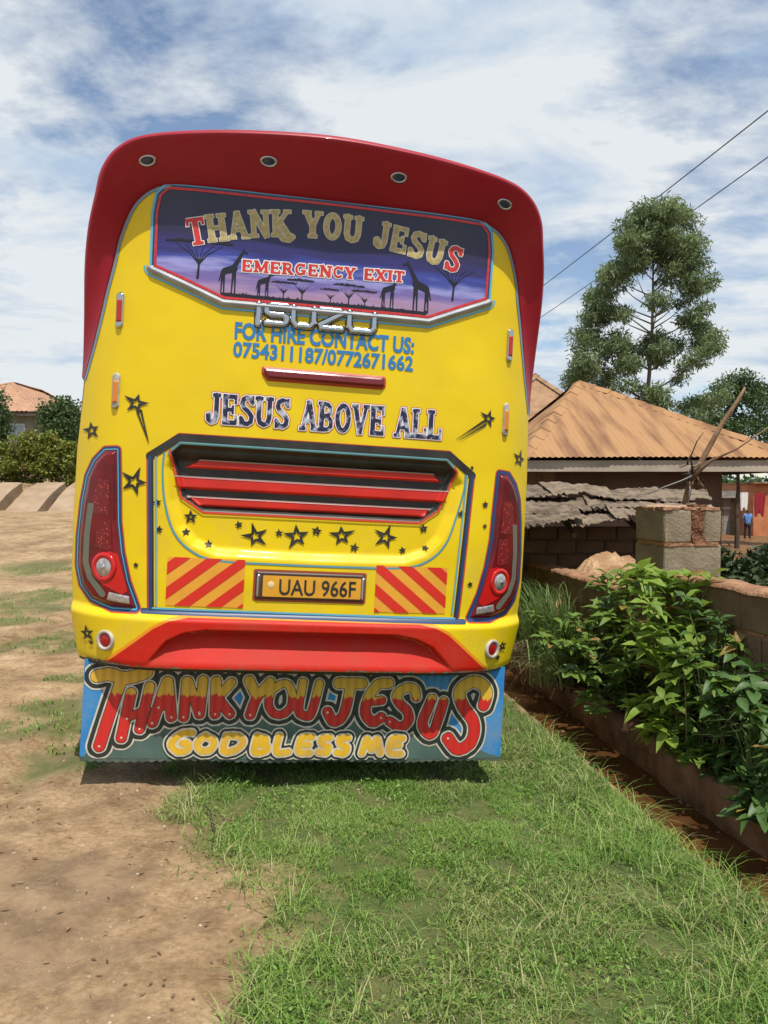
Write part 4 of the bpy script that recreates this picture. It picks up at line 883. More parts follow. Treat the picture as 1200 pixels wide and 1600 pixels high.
for r_ in range(1, 7):
    zc_ = 1.59 - .125 - r_ * .252
    if r_ % 2: put(PB1, 'block', pl, (.002, 0, zc_), random.uniform(-.02, .02))
    else: put(PB3, 'block', pl, (0, -.112, zc_), random.uniform(-.01, .01)); put(PB3, 'block', pl, (0, .112, zc_), 0)
b = MB()
for r_ in range(0, 7):
    zz = 1.59 - .006 - r_ * .252 + .002
    for k in range(10):
        x = random.uniform(-.2, .2); s = random.uniform(.02, .05); b.box((x - s, -.222 + random.random() * .008, zz - .010), (x + s, -.15, zz + .012), 0, .004)
        b.box((-.222 + random.random() * .008, x - s, zz - .010), (-.15, x + s, zz + .012), 0, .004)
tag(b.build('joint_mortar', MORT, pl), kind='stuff')
b = MB()
n = 12; vq = []; fq = []
for j in range(n):
    for i in range(n):
        x = -.215 + .43 * i / (n - 1); y = -.215 + .43 * j / (n - 1); vq.append((x, y, 1.592 + .022 * random.random() * (0 < i < n - 1 and 0 < j < n - 1)))
for j in range(n - 1):
    for i in range(n - 1): fq.append((j * n + i, j * n + i + 1, (j + 1) * n + i + 1, (j + 1) * n + i))
mk('mortar_top', vq, fq, M('pinkish_mortar', (.34, .20, .13), .95, (.42, .27, .18), 20, bump=.01), pl)

# ------------------------------------------------------------------ shed with ragged roof and soil heap behind the wall
shed = empty('shed', (2.2, 8.6, -.85)); tag(shed, 'low mud brick shed with a ragged grey brown roof behind the block wall', 'shed')
RAG = M('ragged_roof_sheet', (.085, .058, .037), .95, (.200, .150, .098), 5, bump=.012, bscale=28, detail=9, mixlo=.4, mixhi=.6); RAG2 = M('dark_roof_sheet', (.12, .085, .055), .95, (.24, .18, .12), 6, bump=.012, bscale=30)
MB_ = M('mud_brick', (.105, .058, .032), .95, (.150, .088, .050), 5, bump=.01, bscale=30)
b = MB(); b.box((-.95, -.292, 0), (.95, 1.2, 1.92)); b.build('mud_core', M('dark_mud', (.075, .042, .024), .95), shed)
bm_ = [block_mesh('mud_brick', .30, .10, .14, MB_, .012, .006) for _ in range(4)]
for r_ in range(13):
    for k in range(6):
        if random.random() < .05: continue
        put(random.choice(bm_), 'mud_brick', shed, (-.95 + .155 + k * .315 - (r_ % 2) * .12, -.25 + random.uniform(-.012, .008), .09 + r_ * .152), random.uniform(-.03, .03))
Aq, Bq, Cq, Dq = [Vector(p) for p in ((1.0, 7.45, 1.14), (3.25, 7.75, 1.24), (4.05, 9.9, 1.52), (.9, 10.2, 1.60))]
off = Vector((2.2, 8.6, -.85)); rid = 0
for j in range(3):
    for i in range(5):
        s0, s1 = i / 5 - .03 - (j % 2) * .06, (i + 1) / 5 + .04 - (j % 2) * .06; t0, t1 = j / 3 - .08, (j + 1) / 3 + .05
        nx_, ny_ = 34, 9; V = []; tilt = random.uniform(-.05, .05); sk_ = random.uniform(-.06, .06); lf = random.uniform(.0, .04); ph = random.random() * 6; sag = random.uniform(.0, .05)
        rag = [random.uniform(-.03, .03) for _ in range(nx_)]
        if random.random() < .5:
            k0 = random.randint(0, nx_ - 8); rag = [q + (.09 if k0 < n_ < k0 + 7 else 0) for n_, q in enumerate(rag)]
        for b2 in range(ny_):
            for a in range(nx_):
                s = s0 + (s1 - s0) * a / (nx_ - 1) + sk_ * (b2 / (ny_ - 1) - .5) * .5; t = t0 + (t1 - t0) * b2 / (ny_ - 1) + sk_ * (a / (nx_ - 1) - .5) * .5 + rag[a] * (1 - b2 / (ny_ - 1)) ** 3
                p = (Aq * (1 - s) + Bq * s) * (1 - t) + (Dq * (1 - s) + Cq * s) * t
                p.z += .045 * (1 - b2 / (ny_ - 1)) + lf + tilt * (a / (nx_ - 1) - .5) + .005 * math.sin(s * 2.4 * 2 * math.pi / .085 + ph) + float(fbm(np.array([p.x * 3.]), np.array([p.y * 3. + ph]))[0] - .5) * .09 - sag * math.sin(t * 3.1)
                V.append(tuple(p - off))
        F = [(b2 * nx_ + a, b2 * nx_ + a + 1, (b2 + 1) * nx_ + a + 1, (b2 + 1) * nx_ + a) for b2 in range(ny_ - 1) for a in range(nx_ - 1)]
        n0 = len(V); V += [(x, y, z - .008) for x, y, z in V]; F += [tuple(n0 + q for q in f_[::-1]) for f_ in F]
        F += [(a + 1, a, n0 + a, n0 + a + 1) for a in range(nx_ - 1)]
        mk('roof_sheet', V, F, RAG2 if random.random() < .25 else RAG, shed)
b = MB()
for k in range(3): x = -1.0 + k * .7; b.tube([(x, -.95, 1.93), (x + .2, 1.2, 2.28)], .03, 6)
b.build('rafters', M('old_timber', (.12, .08, .05), .9), shed)
hp = []; n = 34; hf = []
for j in range(n):
    for i in range(n):
        x = -1 + 2 * i / (n - 1); y = -1 + 2 * j / (n - 1); r_ = math.hypot(x, y)
        h = 1.74 * max(0, 1 - r_ ** 2.2) ** .8 * (1 if r_ < 1 else 0); h = h + (fbm(np.array([x * 6.]), np.array([y * 6.]))[0] - .5) * .22 * (r_ < .95) + random.uniform(-.02, .02) * (r_ < .95)
        hp.append((x * .95, y * .5, h))
hf = [(j * n + i, j * n + i + 1, (j + 1) * n + i + 1, (j + 1) * n + i) for j in range(n - 1) for i in range(n - 1)]
o = mk('soil_heap', hp, hf, M('orange_soil', (.30, .17, .085), .95, (.46, .30, .17), 7, bump=.02, bscale=30)); o.location = (2.18, 7.35, -.85); tag(o, 'heap of loose orange soil between the wall and the shed', 'soil heap')

# ------------------------------------------------------------------ houses with corrugated hip roofs
def hip_house(name, label, x0, x1, y0, y1, ze, apexes, zg, wall_in, wallmat, roofmat, facmat, sheet=.76, pitch=.10, amp=.010, fac=.18, wall_x1=None, win=None, caps=True):
    h = empty(name, ((x0 + x1) / 2, (y0 + y1) / 2, zg)); tag(h, label, 'house'); O = Vector(h.location)
    (ax, ay, az), (bx, by, bz) = apexes                                   # front and back ends of the ridge
    planes = [((x0, y0), (x1, y0), (ax, ay), (ax, ay)), ((x1, y0), (x1, y1), (bx, by), (ax, ay)), ((x1, y1), (x0, y1), (bx, by), (bx, by)), ((x0, y1), (x0, y0), (ax, ay), (bx, by))]
    for P0, P1, T1, T0 in planes:
        P0, P1, T1, T0 = Vector(P0), Vector(P1), Vector(T1), Vector(T0); e = (P1 - P0); Ln = e.length; e.normalize(); nrm = Vector((-e.y, e.x))
        sa, sb_ = (T0 - P0).dot(e), (T1 - P0).dot(e); dpt = (T0 - P0).dot(nrm); sa, sb_ = min(sa, sb_), max(sa, sb_)
        k = 0
        while k * sheet < Ln:
            s0, s1 = k * sheet, min((k + 1) * sheet + .03, Ln); m_ = max(3, int((s1 - s0) / (pitch / 4))); V = []; F = []; lift = random.uniform(0, .010); ej = random.uniform(-.03, .03)
            for q in range(m_ + 1):
                s = s0 + (s1 - s0) * q / m_; tm = min(1, s / sa if sa > 0 else 1, (Ln - s) / (Ln - sb_) if Ln > sb_ else 1); c = amp * math.cos(2 * math.pi * s / pitch) + lift
                for t in (0, .33, .66, 1):
                    tt = tm * t; p = P0 + e * s + nrm * (dpt * tt + (ej if t == 0 else 0)); V.append(tuple(Vector((p.x, p.y, ze + (az - ze) * tt + c)) - O))
            for q in range(m_):
                for t in range(3): F.append((q * 4 + t, (q + 1) * 4 + t, (q + 1) * 4 + t + 1, q * 4 + t + 1))
            mk('roof_sheet', V, F, roofmat, h, smooth=True); k += 1
    if caps:
        for a, c in (((x0, y0), (ax, ay)), ((x1, y0), (ax, ay)), ((x1, y1), (bx, by)), ((x0, y1), (bx, by)), ((ax, ay), (bx, by))):
            if (Vector(a) - Vector(c)).length < .2: continue
            z0 = ze if (a != (ax, ay)) else az; A_ = Vector((a[0], a[1], z0)); C_ = Vector((c[0], c[1], az)); dl = C_ - A_; n_ = max(2, int(dl.length / .45)); sd_ = Vector((-dl.y, dl.x, 0)).normalized()
            for i in range(n_):
                p = A_ + dl * (i / n_); q = A_ + dl * ((i + 1.12) / n_) if i < n_ - 1 else C_; r_ = random.uniform(-.012, .012)
                V = [p - sd_ * .15 + Vector((0, 0, -.02 + r_)), p + Vector((0, 0, .065 + r_)), p + sd_ * .15 + Vector((0, 0, -.02 + r_)), q - sd_ * .15 + Vector((0, 0, -.035)), q + Vector((0, 0, .045)), q + sd_ * .15 + Vector((0, 0, -.035))]
                V += [v - Vector((0, 0, .03)) for v in V]
                mk('ridge_cap', [tuple(v - O) for v in V], [(0, 3, 4, 1), (1, 4, 5, 2), (0, 1, 7, 6), (1, 2, 8, 7), (6, 7, 10, 9), (7, 8, 11, 10), (3, 9, 10, 4), (4, 10, 11, 5)], roofmat, h)
    b = MB(); i_ = .06
    for (p, q) in (((x0 + i_, y0 + i_), (x1 - i_, y0 + i_ + .03)), ((x0 + i_, y0 + i_ + .032), (x0 + i_ + .03, y1)), ((x1 - i_ - .03, y0 + i_ + .032), (x1 - i_, y1))):
        b2 = MB(); b2.box((p[0] - O.x, p[1] - O.y, ze - .06 - fac - O.z), (q[0] - O.x, q[1] - O.y, ze - .05 - O.z)); b2.build('fascia_board', facmat, h)
    b = MB(); b.box((x0 + .1 - O.x, y0 + .1 - O.y, ze - .10 - O.z), (x1 - .1 - O.x, y1 - O.y, ze - .06 - O.z)); b.build('ceiling', M('dark_soffit', (.05, .035, .025), .9), h)
    wx1 = wall_x1 if wall_x1 else x1 - wall_in
    b = MB(); b.box((x0 + wall_in - O.x, y0 + wall_in - O.y, -.3), (wx1 - O.x, y1 - wall_in - O.y, ze - .10 - O.z)); b.build('wall', wallmat, h)
    if win:
        for (wx0, wx1_, wz0, wz1) in win:
            b = MB(); b.box((wx0 - O.x, y0 + wall_in - .05 - O.y, wz0 - O.z), (wx1_ - O.x, y0 + wall_in - .002 - O.y, wz1 - O.z)); wf_ = b.build('window', M('pale_blue_frame', (.45, .52, .58), .5), h)
            b = MB(); b.box((wx0 + .08 - O.x, y0 + wall_in - .07 - O.y, wz0 + .08 - O.z), (wx1_ - .08 - O.x, y0 + wall_in - .052 - O.y, wz1 - .08 - O.z)); b.build('pane', M('window_pane', (.25, .33, .40), .15), wf_)
    return h
RUST = M('dusty_rust_roof', (.19, .090, .042), .9, (.35, .190, .082), 2.4, bump=.006, bscale=10, stretch=(1.6, .22, .22), mixlo=.34, mixhi=.56, detail=9)
RUST2 = M('old_rust_roof', (.20, .105, .055), .9, (.36, .22, .12), 2.2, bump=.004, bscale=12, detail=9)
FAS = M('weathered_fascia', (.30, .25, .19), .85, (.42, .36, .28), 4, stretch=(.4, 1, 2)); DKW = M('dark_earthen_wall', (.090, .055, .035), .95, (.14, .09, .06), 2, bump=.01, bscale=12)
hip_house('rust_roof_house', 'house with orange dusty corrugated hip roof behind the pillar and shed', 2.30, 7.0, 13.0, 21.0, 2.10, ((4.32, 17.0, 3.93), (4.34, 17.4, 3.93)), -.9, .75, DKW, RUST, FAS, wall_x1=6.05)
hip_house('rust_roof_house', 'taller old rust roofed house whose peak just shows left of the orange hip roof', 1.0, 7.6, 21.3, 28.5, 2.5, ((4.75, 24.2, 5.18), (4.75, 25.0, 5.18)), -.9, .7, DKW, RUST2, FAS)
TERR = M('terracotta_roof', (.34, .18, .10), .85, (.42, .24, .15), 2.5, bump=.003)
hip_house('tiled_roof_house', 'far house with peach coloured hip roof behind the hedge on the left', -28.5, -18.8, 42.0, 54.0, 5.95, ((-22.4, 46.5, 8.15), (-22.2, 50, 8.15)), 2.8, .9, M('grey_green_wall', (.16, .17, .14), .9, (.22, .22, .18), 1), TERR, M('dark_fascia', (.08, .06, .05), .8), sheet=1.0, pitch=.25, amp=.02, win=[(-20.9, -20.0, 4.3, 5.35)])

# yard in the far right background
BRK = M('orange_brick', (.40, .130, .050), .9, (.52, .22, .10), 1.3, bump=.01, bscale=6)
bh = empty('brick_house', (24.0, 44.5, -1)); tag(bh, 'orange brick house with rough walls at the far right edge', 'house')
b = MB(); b.box((-3.55, -2, 0), (3.5, 2, 3.0)); b.build('wall', BRK, bh)
b = MB(); b.box((-3.7, -2.3, 3.01), (3.8, 2.3, 3.08)); b.build('roof', RUST2, bh)
b = MB(); b.box((-2.6, -2.02, 0), (-1.8, -1.99, 2.1)); b.build('door', M('dark_doorway_board', (.06, .03, .02), .8), bh)
TIM = M('grey_timber', (.20, .19, .17), .9, (.33, .31, .28), 3, stretch=(.5, 1, 3))
sk = empty('timber_shack', (20.0, 46.0, -1)); tag(sk, 'grey timber shack with a sheet roof beyond the yard', 'shack')
for k in range(8):
    b = MB(); b.box((-2.0 + k * .42, -1.5, .0), (-1.6 + k * .42, -1.47, 2.3 + random.uniform(-.1, .1))); b.build('plank', M('yellow_brown_plank', (.26, .21, .12), .9, (.16, .13, .08), 5) if k % 2 else TIM, sk)
b = MB(); b.box((-2.3, -1.9, 2.55), (2.2, 1.6, 2.62)); b.box((-2.3, -1.95, 2.2), (2.2, -1.91, 2.54)); b.build('roof', TIM, sk)
b = MB(); b.box((-2.0, -1.4, 0), (1.6, 1.4, 2.5)); b.build('wall', DKW, sk)
cl = empty('clothes_line', (19.0, 40.0, -1)); tag(cl, 'thin clothes line on two posts across the far yard', 'clothes line')
b = MB(); b.tube([(-1.9, 0, 0), (-1.9, 0, 2.75)], .04, 6); b.build('post', TIM, cl); b = MB(); b.tube([(5.5, 0, 0), (5.5, 0, 2.75)], .04, 6); b.build('post', TIM, cl)
b = MB(); b.tube([(-1.9 + 7.4 * t, 0, 2.7 - .35 * 4 * t * (1 - t)) for t in np.linspace(0, 1, 12)], .008, 4); b.build('line', TIM, cl)
def cloth(name, lab, x, zt, w, h, mat, cat, y=39.98):
    V = []; n = 9; m_ = 8
    for j in range(m_):
        for i in range(n): V.append((w * (i / (n - 1) - .5) * (1 - .15 * j / m_), .05 * math.sin(i * 2.1 + j * .4), -h * j / (m_ - 1) - (.18 * h if (i in (3, 4, 5) and j == m_ - 1) else 0) * -1))
    V2 = [(a, q + .012, c) for a, q, c in V]; F = [(j * n + i, j * n + i + 1, (j + 1) * n + i + 1, (j + 1) * n + i) for j in range(m_ - 1) for i in range(n - 1)]
    F += [tuple(len(V) + q for q in f_[::-1]) for f_ in F]
    o = mk(name, V + V2, F, mat, smooth=True); o.location = (x, y, zt); tag(o, lab, cat); return o
cloth('hanging_cloth', 'white cloth hanging from the far clothes line', 18.75, 1.52, .38, .95, M('white_cotton', (.75, .74, .70), .8), 'cloth')
cloth('hanging_cloth', 'dark red cloth hanging beside the brick house', 19.55, 1.50, .55, 1.25, M('crimson_cotton', (.28, .012, .02), .8), 'cloth', 39.97)

# person far off in the yard
def skin(name, verts, edges, radii, mat, parent, root=0, lv=2):
    me = bpy.data.meshes.new(name); me.from_pydata(verts, edges, []); me.materials.append(mat); o = bpy.data.objects.new(name, me); COL.objects.link(o); o.parent = parent
    o.modifiers.new('skin', 'SKIN'); 
    if not me.skin_vertices: me.skin_vertices.new() if hasattr(me.skin_vertices, 'new') else None
    for i, r_ in enumerate(radii): me.skin_vertices[0].data[i].radius = (r_, r_ * .8) if not isinstance(r_, tuple) else r_
    me.skin_vertices[0].data[root].use_root = True
    sb2 = o.modifiers.new('sub', 'SUBSURF'); sb2.levels = lv; sb2.render_levels = lv
    return o
per = empty('person', (18.0, 38.0, -.86)); tag(per, 'person in a blue shirt and dark trousers standing in the far yard, seen from behind', 'person')
SK = M('dark_skin', (.09, .045, .028), .55); BSH = M('blue_shirt_cloth', (.08, .20, .48), .8, (.12, .27, .58), 9); TRS = M('dark_trousers', (.035, .03, .03), .85)
skin('body', [(0, 0, .86), (0, 0, 1.05), (0, 0, 1.25), (0, 0, 1.34), (0, .0, 1.42), (0, -.01, 1.5), (0, -.01, 1.56), (-.17, 0, 1.28), (-.22, .03, 1.03), (-.23, -.04, .82), (-.235, -.06, .74), (.17, 0, 1.28), (.22, .03, 1.03), (.23, -.04, .82), (.235, -.06, .74), (-.09, 0, .80), (-.11, .0, .45), (-.12, .03, .09), (-.13, -.07, .03), (.09, 0, .80), (.12, 0, .45), (.13, .03, .09), (.14, -.07, .03)],
     [(0, 1), (1, 2), (2, 3), (3, 4), (4, 5), (5, 6), (2, 7), (7, 8), (8, 9), (9, 10), (2, 11), (11, 12), (12, 13), (13, 14), (0, 15), (15, 16), (16, 17), (17, 18), (0, 19), (19, 20), (20, 21), (21, 22)],
     [.13, .12, .13, .06, .075, .09, .055, .055, .042, .032, .03, .055, .042, .032, .03, .085, .055, .035, .03, .085, .055, .035, .03], SK, per)
skin('shirt', [(0, 0, .84), (0, 0, 1.05), (0, 0, 1.26), (0, 0, 1.34), (-.17, 0, 1.28), (-.22, .03, 1.06), (.17, 0, 1.28), (.22, .03, 1.06)], [(0, 1), (1, 2), (2, 3), (2, 4), (4, 5), (2, 6), (6, 7)], [(.17, .14), (.155, .13), (.16, .13), .075, .075, .062, .075, .062], BSH, per, 1)
skin('trousers', [(0, 0, .88), (-.09, 0, .80), (-.11, 0, .45), (-.12, .03, .12), (.09, 0, .80), (.12, 0, .45), (.13, .03, .12)], [(0, 1), (1, 2), (2, 3), (0, 4), (4, 5), (5, 6)], [.15, .105, .078, .062, .105, .078, .062], TRS, per)

# ------------------------------------------------------------------ foliage
def leafcards(P, D, N, ln, wd, fold=.25):
    """two-triangle folded leaves: base, left, tip, right"""
    n = len(P); D = D / np.linalg.norm(D, axis=1, keepdims=True); Sd = np.cross(D, N); Sd /= np.linalg.norm(Sd, axis=1, keepdims=True) + 1e-9; Up = np.cross(Sd, D)
    ln = np.asarray(ln).reshape(-1, 1) * np.ones((n, 1)); wd = np.asarray(wd).reshape(-1, 1) * np.ones((n, 1))
    a = P; b_ = P + D * ln * .45 + Sd * wd * .5 + Up * wd * fold; c = P + D * ln; d_ = P + D * ln * .45 - Sd * wd * .5 + Up * wd * fold
    V = np.stack([a, b_, c, d_], 1).reshape(-1, 3); ix = np.arange(n) * 4
    F = np.concatenate([np.stack([ix, ix + 1, ix + 2], -1), np.stack([ix, ix + 2, ix + 3], -1)], 0); return V, F
def rdir(n, zb=0.0):
    d_ = rng.normal(size=(n, 3)); d_[:, 2] += zb; return d_ / np.linalg.norm(d_, axis=1, keepdims=True)
EUC = attr_mat('eucalyptus_leaves', 'rnd', [(0, (.08, .13, .06)), (.5, (.16, .225, .095)), (1, (.27, .34, .15))], .5, .4)
DKG = attr_mat('dark_green_leaves', 'rnd', [(0, (.030, .060, .020)), (.5, (.065, .115, .035)), (1, (.12, .18, .06))], .5, .3)
HDG = attr_mat('hedge_leaves', 'rnd', [(0, (.06, .085, .015)), (.45, (.16, .20, .03)), (.9, (.28, .29, .05)), (1, (.28, .12, .05))], .5, .3)
DKB = attr_mat('shade_darkened_leaves', 'rnd', [(0, (.018, .034, .012)), (.5, (.035, .062, .020)), (1, (.07, .10, .035))], .55, .15)  # darker copy of the dark green leaves, with the bushes' shade in the colour
BARK = M('pale_bark', (.14, .11, .085), .9, (.24, .20, .16), 3, stretch=(1, 1, .2)); BARKD = M('dark_bark', (.07, .05, .035), .9)
def tree(name, label, cat, x, y, zg, trunk_h, clumps, mat, bark, nl, ln, wd, droop=.0, tr=.2, group=None, nbranch=30):
    t = empty(name, (x, y, zg)); tag(t, label, cat, group)
    b = MB(); top = trunk_h; pts = [(0, 0, 0)]
    for k in range(1, 8): pts.append((random.uniform(-.04, .04) * k * tr * 3, random.uniform(-.05, .05) * k, top * k / 7))
    b.tube(pts, [tr * (1 - .80 * k / 7) for k in range(8)], 8)
    cs = list(clumps); random.shuffle(cs)
    for (cx_, cy_, cz_, cr) in cs[:nbranch]:
        h = max(.12 * top, min(top * .97, cz_ - zg - .5 * math.hypot(cx_ - x, cy_ - y) - .3)); k = h / top * 7; i = min(int(k), 6); p0 = Vector(pts[i]).lerp(Vector(pts[i + 1]), k - i)
        e_ = Vector((cx_ - x, cy_ - y, cz_ - zg)); m_ = p0.lerp(e_, .5) + Vector((0, 0, -.05 * (e_ - p0).length)); r0 = tr * (.42 - .25 * h / top)
        b.tube([p0, m_, e_], [r0, r0 * .55, r0 * .2], 5)
    b.build('trunk', bark, t)
    P = []; A_ = []
    for (cx_, cy_, cz_, cr) in clumps:
        n = int(nl * (cr ** 2)); q = rdir(n) * (cr * rng.random((n, 1)) ** .45) * np.array([1.15, 1.15, .78]); P.append(q + np.array([cx_ - x, cy_ - y, cz_ - zg])); A_.append(np.clip(rng.normal(.5, .2, n) + rng.normal(0, .12), 0, 1))
    P = np.concatenate(P); A_ = np.concatenate(A_); n = len(P); D = rdir(n); D[:, 2] -= droop; D /= np.linalg.norm(D, axis=1, keepdims=True)
    V, F = leafcards(P, D, rdir(n, .8), rng.uniform(.7, 1.3, n) * ln, rng.uniform(.7, 1.3, n) * wd)
    c = mk_np('crown', V, F, mat, t, {'rnd': np.repeat(A_, 4)}); c['kind'] = 'stuff'; return t
px2 = lambda px, py, Y: ((px - 600) / 1200 * Y, 1.5 + (770 - py) / 1200 * Y)
prof_y = [306, 318, 335, 365, 400, 440, 470, 510, 550, 590, 640]; prof_l = [1010, 995, 975, 960, 945, 930, 905, 898, 892, 880, 870]; prof_r = [1044, 1062, 1088, 1100, 1124, 1128, 1114, 1120, 1138, 1142, 1136]
cl_ = []
while len(cl_) < 222:
    py = 312 + 330 * random.random() ** .9; l_, r_ = np.interp(py, prof_y, prof_l), np.interp(py, prof_y, prof_r); px = random.uniform(l_ + 9, r_ - 9)
    if ((px - 1003) / 22) ** 2 + ((py - 478) / 42) ** 2 < 1: continue
    if ((px - 950) / 20) ** 2 + ((py - 505) / 12) ** 2 < 1: continue
    if ((px - 1075) / 30) ** 2 + ((py - 590) / 30) ** 2 < 1 and random.random() < .8: continue
    if ((px - 985) / 30) ** 2 + ((py - 600) / 18) ** 2 < 1 and random.random() < .7: continue
    yy_ = 28 + random.uniform(-1.6, 1.6); x_, z_ = px2(px - 4, py + 9, yy_); cl_.append((x_, yy_, z_, random.uniform(.22, .52)))
xt, _ = px2(1014, 600, 28)
tree('eucalyptus_tree', 'tall airy eucalyptus tree rising behind the orange roofed house', 'tree', xt, 28, -1.0, 11.2, cl_, EUC, BARK, 1450, .21, .048, .5, .14, nbranch=50)
def blob(x, y, z0, z1, rx, n, rmin=.4, rmax=.8):
    c = []
    for _ in range(n):
        t = random.random() ** .8; a = random.uniform(0, 2 * math.pi); rr_ = rx * math.sqrt(max(0, 1 - (2 * t - .85) ** 2 / 1.4)) * random.uniform(.45, 1); c.append((x + rr_ * math.cos(a), y + rr_ * math.sin(a) * .8, z0 + (z1 - z0) * t, random.uniform(rmin, rmax)))
    return c
for (px, top, bot, Y, rx, lab, nm) in ((1152, 575, 740, 33, 1.3, 'dense green tree right of the eucalyptus', 'broadleaf_tree'), (1205, 590, 740, 35, 1.25, 'dense green tree at the right edge of the view', 'broadleaf_tree'), (1120, 640, 740, 31, 1.0, 'short round tree between the eucalyptus and the denser trees', 'broadleaf_tree'), (925, 612, 700, 31, 1.5, 'low dark tree just behind the hip roof peak', 'broadleaf_tree'), (1010, 640, 740, 32, 2.2, 'low bushy tree at the foot of the eucalyptus', 'broadleaf_tree'),
     (100, 612, 735, 34, .95, 'dark round tree between the peach roofed house and the bus', 'broadleaf_tree'), (-8, 600, 735, 33, .55, 'dark tree cut by the left edge of the view', 'broadleaf_tree'), (150, 640, 735, 36, 1.3, 'dark tree mostly hidden by the left side of the bus', 'broadleaf_tree')):
    x_, z1 = px2(px, top, Y); _, z0 = px2(px, bot, Y); zg = 2.0 if px < 400 else -1.0
    tree(nm, lab, 'tree', x_, Y, zg, (z1 - zg) * .8, blob(x_, Y, z0 + .2, z1 - .4, rx, int(34 * rx + 10), .35, .6), DKG, BARKD, 420, .17, .085, .2, .12, nbranch=10)
labs = ['hedge bush at the left edge with dark foliage', 'hedge bush with reddish young tips', 'broad yellow green hedge bush in the middle of the row', 'hedge bush beside the left side of the bus', 'tall hedge bush with upright light shoots', 'hedge bush partly hidden by the bus']
for (px, top, lab, rx) in ((2, 690, labs[0], .8), (38, 672, labs[1], .75), (62, 684, labs[2], .8), (98, 690, labs[3], .8), (75, 672, labs[4], .55), (132, 688, labs[5], .9)):
    x_, z1 = px2(px, top, 27.8); tree('hedge_bush', lab, 'bush', x_, 27.8 + random.uniform(-.2, .3), 1.72, 1.1, blob(x_, 27.9, 1.85, z1 - .15, rx, 46, .16, .32), HDG, BARKD, 1100, .13, .065, 0, .04, 'hedge bushes along the sandy bank', 12)
# low dark bushes in the yard behind the right-hand wall
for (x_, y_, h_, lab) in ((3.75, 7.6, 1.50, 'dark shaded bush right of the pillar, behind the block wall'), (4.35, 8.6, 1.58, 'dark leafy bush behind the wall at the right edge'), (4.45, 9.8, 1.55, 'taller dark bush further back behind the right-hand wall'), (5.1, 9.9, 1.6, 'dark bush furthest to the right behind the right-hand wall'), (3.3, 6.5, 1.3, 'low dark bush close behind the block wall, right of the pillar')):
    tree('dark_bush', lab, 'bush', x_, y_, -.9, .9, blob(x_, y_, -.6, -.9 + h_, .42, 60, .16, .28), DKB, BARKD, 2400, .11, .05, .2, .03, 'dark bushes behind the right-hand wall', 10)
# distant tree line
n = 26000; x_ = rng.uniform(-95, 95, n); y_ = rng.uniform(84, 96, n); hg = 2.2 + 4.0 * fbm(x_ * .12, y_ * .03); zg = np.where(x_ < 0, 3.2, -1.0); z_ = zg + hg * rng.random(n) ** .7
V, F = leafcards(np.stack([x_, y_, z_], -1), rdir(n), rdir(n, .6), .8, .5); tag(mk_np('distant_trees', V, F, DKG, None, {'rnd': np.repeat(np.clip(rng.normal(.45, .2, n), 0, 1), 4)}), 'far band of dark trees on the horizon', 'trees', kind='stuff')

# ------------------------------------------------------------------ shrubs on the planter: each leaf an object
def leaf_mesh(name, mat, w=.44, droop=.25, cup=.18):
    n = 7; V = []; F = []
    ws = [.03, .55, .92, 1.0, .82, .45, .0]
    for i in range(n):
        t = i / (n - 1); z = -droop * t * t + .05 * math.sin(t * 3); ww = w / 2 * ws[i]; zz = cup * ww * 2 + .02 * math.sin(i * 2.3)
        V += [(-ww, t, z + zz), (0, t, z), (ww, t, z + zz)]
    for i in range(n - 1):
        a = i * 3; F += [(a, a + 1, a + 4, a + 3), (a + 1, a + 2, a + 5, a + 4)]
    me = bpy.data.meshes.new(name); me.from_pydata(V, [], F); me.materials.append(mat)
    me.polygons.foreach_set('use_smooth', np.ones(len(me.polygons), bool)); return me
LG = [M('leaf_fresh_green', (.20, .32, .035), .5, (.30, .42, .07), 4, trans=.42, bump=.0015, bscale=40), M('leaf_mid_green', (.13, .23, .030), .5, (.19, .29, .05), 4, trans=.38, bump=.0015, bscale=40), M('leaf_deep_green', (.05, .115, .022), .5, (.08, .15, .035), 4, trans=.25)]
LG.append(M('leaf_yellowed', (.34, .27, .05), .6, (.20, .11, .04), 6, trans=.3))
LM = [[leaf_mesh('leaf', m, w, d, c) for (w, d, c) in ((.46, .25, .2), (.40, .5, .3), (.5, .1, .12))] for m in LG]
STEM = M('green_stem', (.09, .11, .04), .6)
